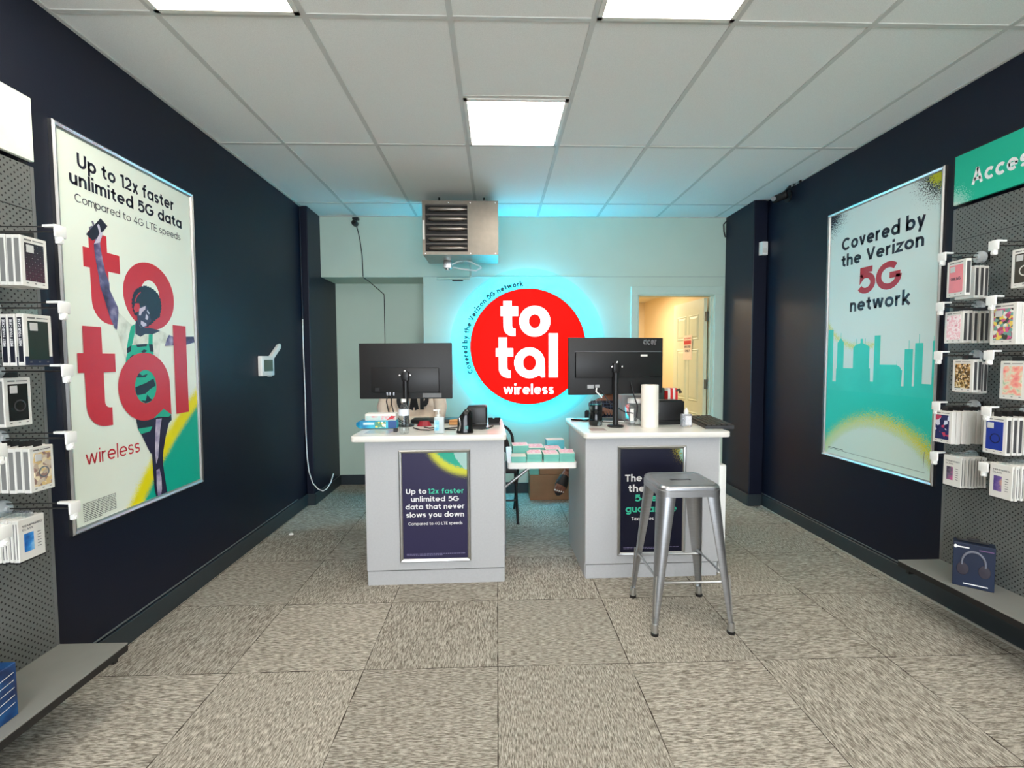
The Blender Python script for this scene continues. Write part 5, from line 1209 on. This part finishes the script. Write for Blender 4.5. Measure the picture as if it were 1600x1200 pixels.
packs('R', 2.315, 1.133, 2.21, .100, .160, .022, 9, voronoi_mat('blue_red_case', [(22, 30, 80), (30, 40, 96), (190, 60, 90), (30, 36, 90), (210, 214, 230)], 45), 'slot', 'blue and red phone case', 'the fourth hook of the skyline column', 'fourth', gap=.0035, sp=False, cam=None)
packs('R', 2.285, .912, 2.24, .094, .150, .0105, 9, marble_mat('violet_phone_picture', [(60, 50, 70), (110, 96, 120), (200, 90, 150)], 30), 'film', 'film with dark violet picture', 'the lowest hook of the skyline column', 'lowest', gap=.004)
packs('R', 2.010, 1.862, 2.25, .104, .165, .024, 3, M('smoky_grey_case', (70, 66, 58), .25), 'slot', 'smoky ringed phone case', 'the top hook at the right picture edge', 'top', ring=M('pale_ring', (206, 200, 190), .3))
packs('R', 2.076, 1.635, 2.24, .112, .182, .024, 4, voronoi_mat('colourful_bead_case', [(206, 90, 140), (60, 70, 60), (230, 200, 90), (226, 226, 216), (110, 160, 150), (176, 70, 100)], 75), 'slot', 'colourful beaded phone case', 'the second hook at the right picture edge', 'second', sp=False)
packs('R', 2.035, 1.380, 2.25, .108, .168, .024, 3, marble_mat('peach_floral_case', [(150, 186, 150), (226, 222, 196), (246, 170, 150), (240, 130, 130)], 36), 'slot', 'peach floral phone case', 'the third hook at the right picture edge', 'third', sp=False, cam=None)
packs('R', 2.072, 1.133, 2.22, .102, .168, .022, 8, M('royal_blue_case', (18, 50, 150), .3), 'slot', 'royal blue ringed phone case', 'the fourth hook at the right picture edge', 'fourth', gap=.006, ring=M('deep_blue_ring', (10, 24, 80), .3), cam='tl')
packs('R', 2.028, .928, 2.21, .096, .152, .0105, 9, marble_mat('violet_gold_picture', [(80, 60, 130), (120, 96, 160), (230, 180, 120)], 22), 'film', 'film with violet and gold picture', 'the lowest hook at the right edge', 'lowest', gap=.004)

# headphone box on the right shelf, blue box on the left shelf
hb_ = thing('headphone_box', 'dark blue headphone box standing on the right display shelf', 'box', (2.311, 2.228, .2835), math.radians(-43.6)); hb_.scale = (.87, .92, 1.22)
b = MB(); b.box(-.085, .085, -.038, .038, 0, .175, .002, 1); b.build('carton', M('midnight_blue_carton', (22, 36, 62), .35, var=.15, scale=6), hb_)
b = MB(); b.tube(arcp3b := [(.048*math.cos(a), -.0395, .098+.048*math.sin(a)) for a in [math.radians(-10+200*k/18) for k in range(19)]], .005, 8); b.build('printed_headband', M('grey_headband', (112, 116, 130), .4), hb_, 50)
for s in (-1, 1):
    b = MB(); b.lathe([(.0, -.003), (.024, -.002), (.026, .0015)], (s*.044, -.0385, .072), 20, 'y'); b.build('printed_earcup', M('dark_earcup', (50, 46, 58), .4), hb_, 50)
b = MB(); b.box(-.072, -.02, -.0388, -.0382, .156, .161); b.box(-.04, .06, -.0388, -.0382, .012, .016); b.lathe([(.0, -.0390), (.007, -.0387), (.007, -.038)], (-.076, 0, .1585), 12, 'y'); b.build('white_print', m_wink, hb_)
b = MB(); b.box(.02, .078, -.0388, -.0382, .154, .158); b.build('violet_print', M('violet_ink', (110, 80, 120), .5), hb_)
b = MB(); b.box(-.07, .06, -.004, .004, .175, .184, .002, 1); b.box(-.03, .022, -.006, .006, .183, .193, .002, 1); b.build('hang_tab', m_dark, hb_)
bx = thing('blue_box', 'blue box standing on the left display shelf at the picture edge', 'box', (-1.66, 1.500, .2565), 0)
b = MB(); b.box(-.10, .10, -.06, .06, 0, .175, .002, 1); b.build('carton', marble_mat('ocean_blue_carton', [(10, 26, 70), (14, 66, 120), (40, 110, 170)], 10), bx)
b = MB()
for k in range(5): b.poly([(-.05, .03+.025*k), (.05, .045+.025*k), (.05, .047+.025*k), (-.05, .032+.025*k)], 0)
b.xf(Matrix(((0, 0, 1, .1004), (1, 0, 0, 0), (0, 1, 0, 0), (0, 0, 0, 1)))); b.build('white_streaks', m_wink, bx)
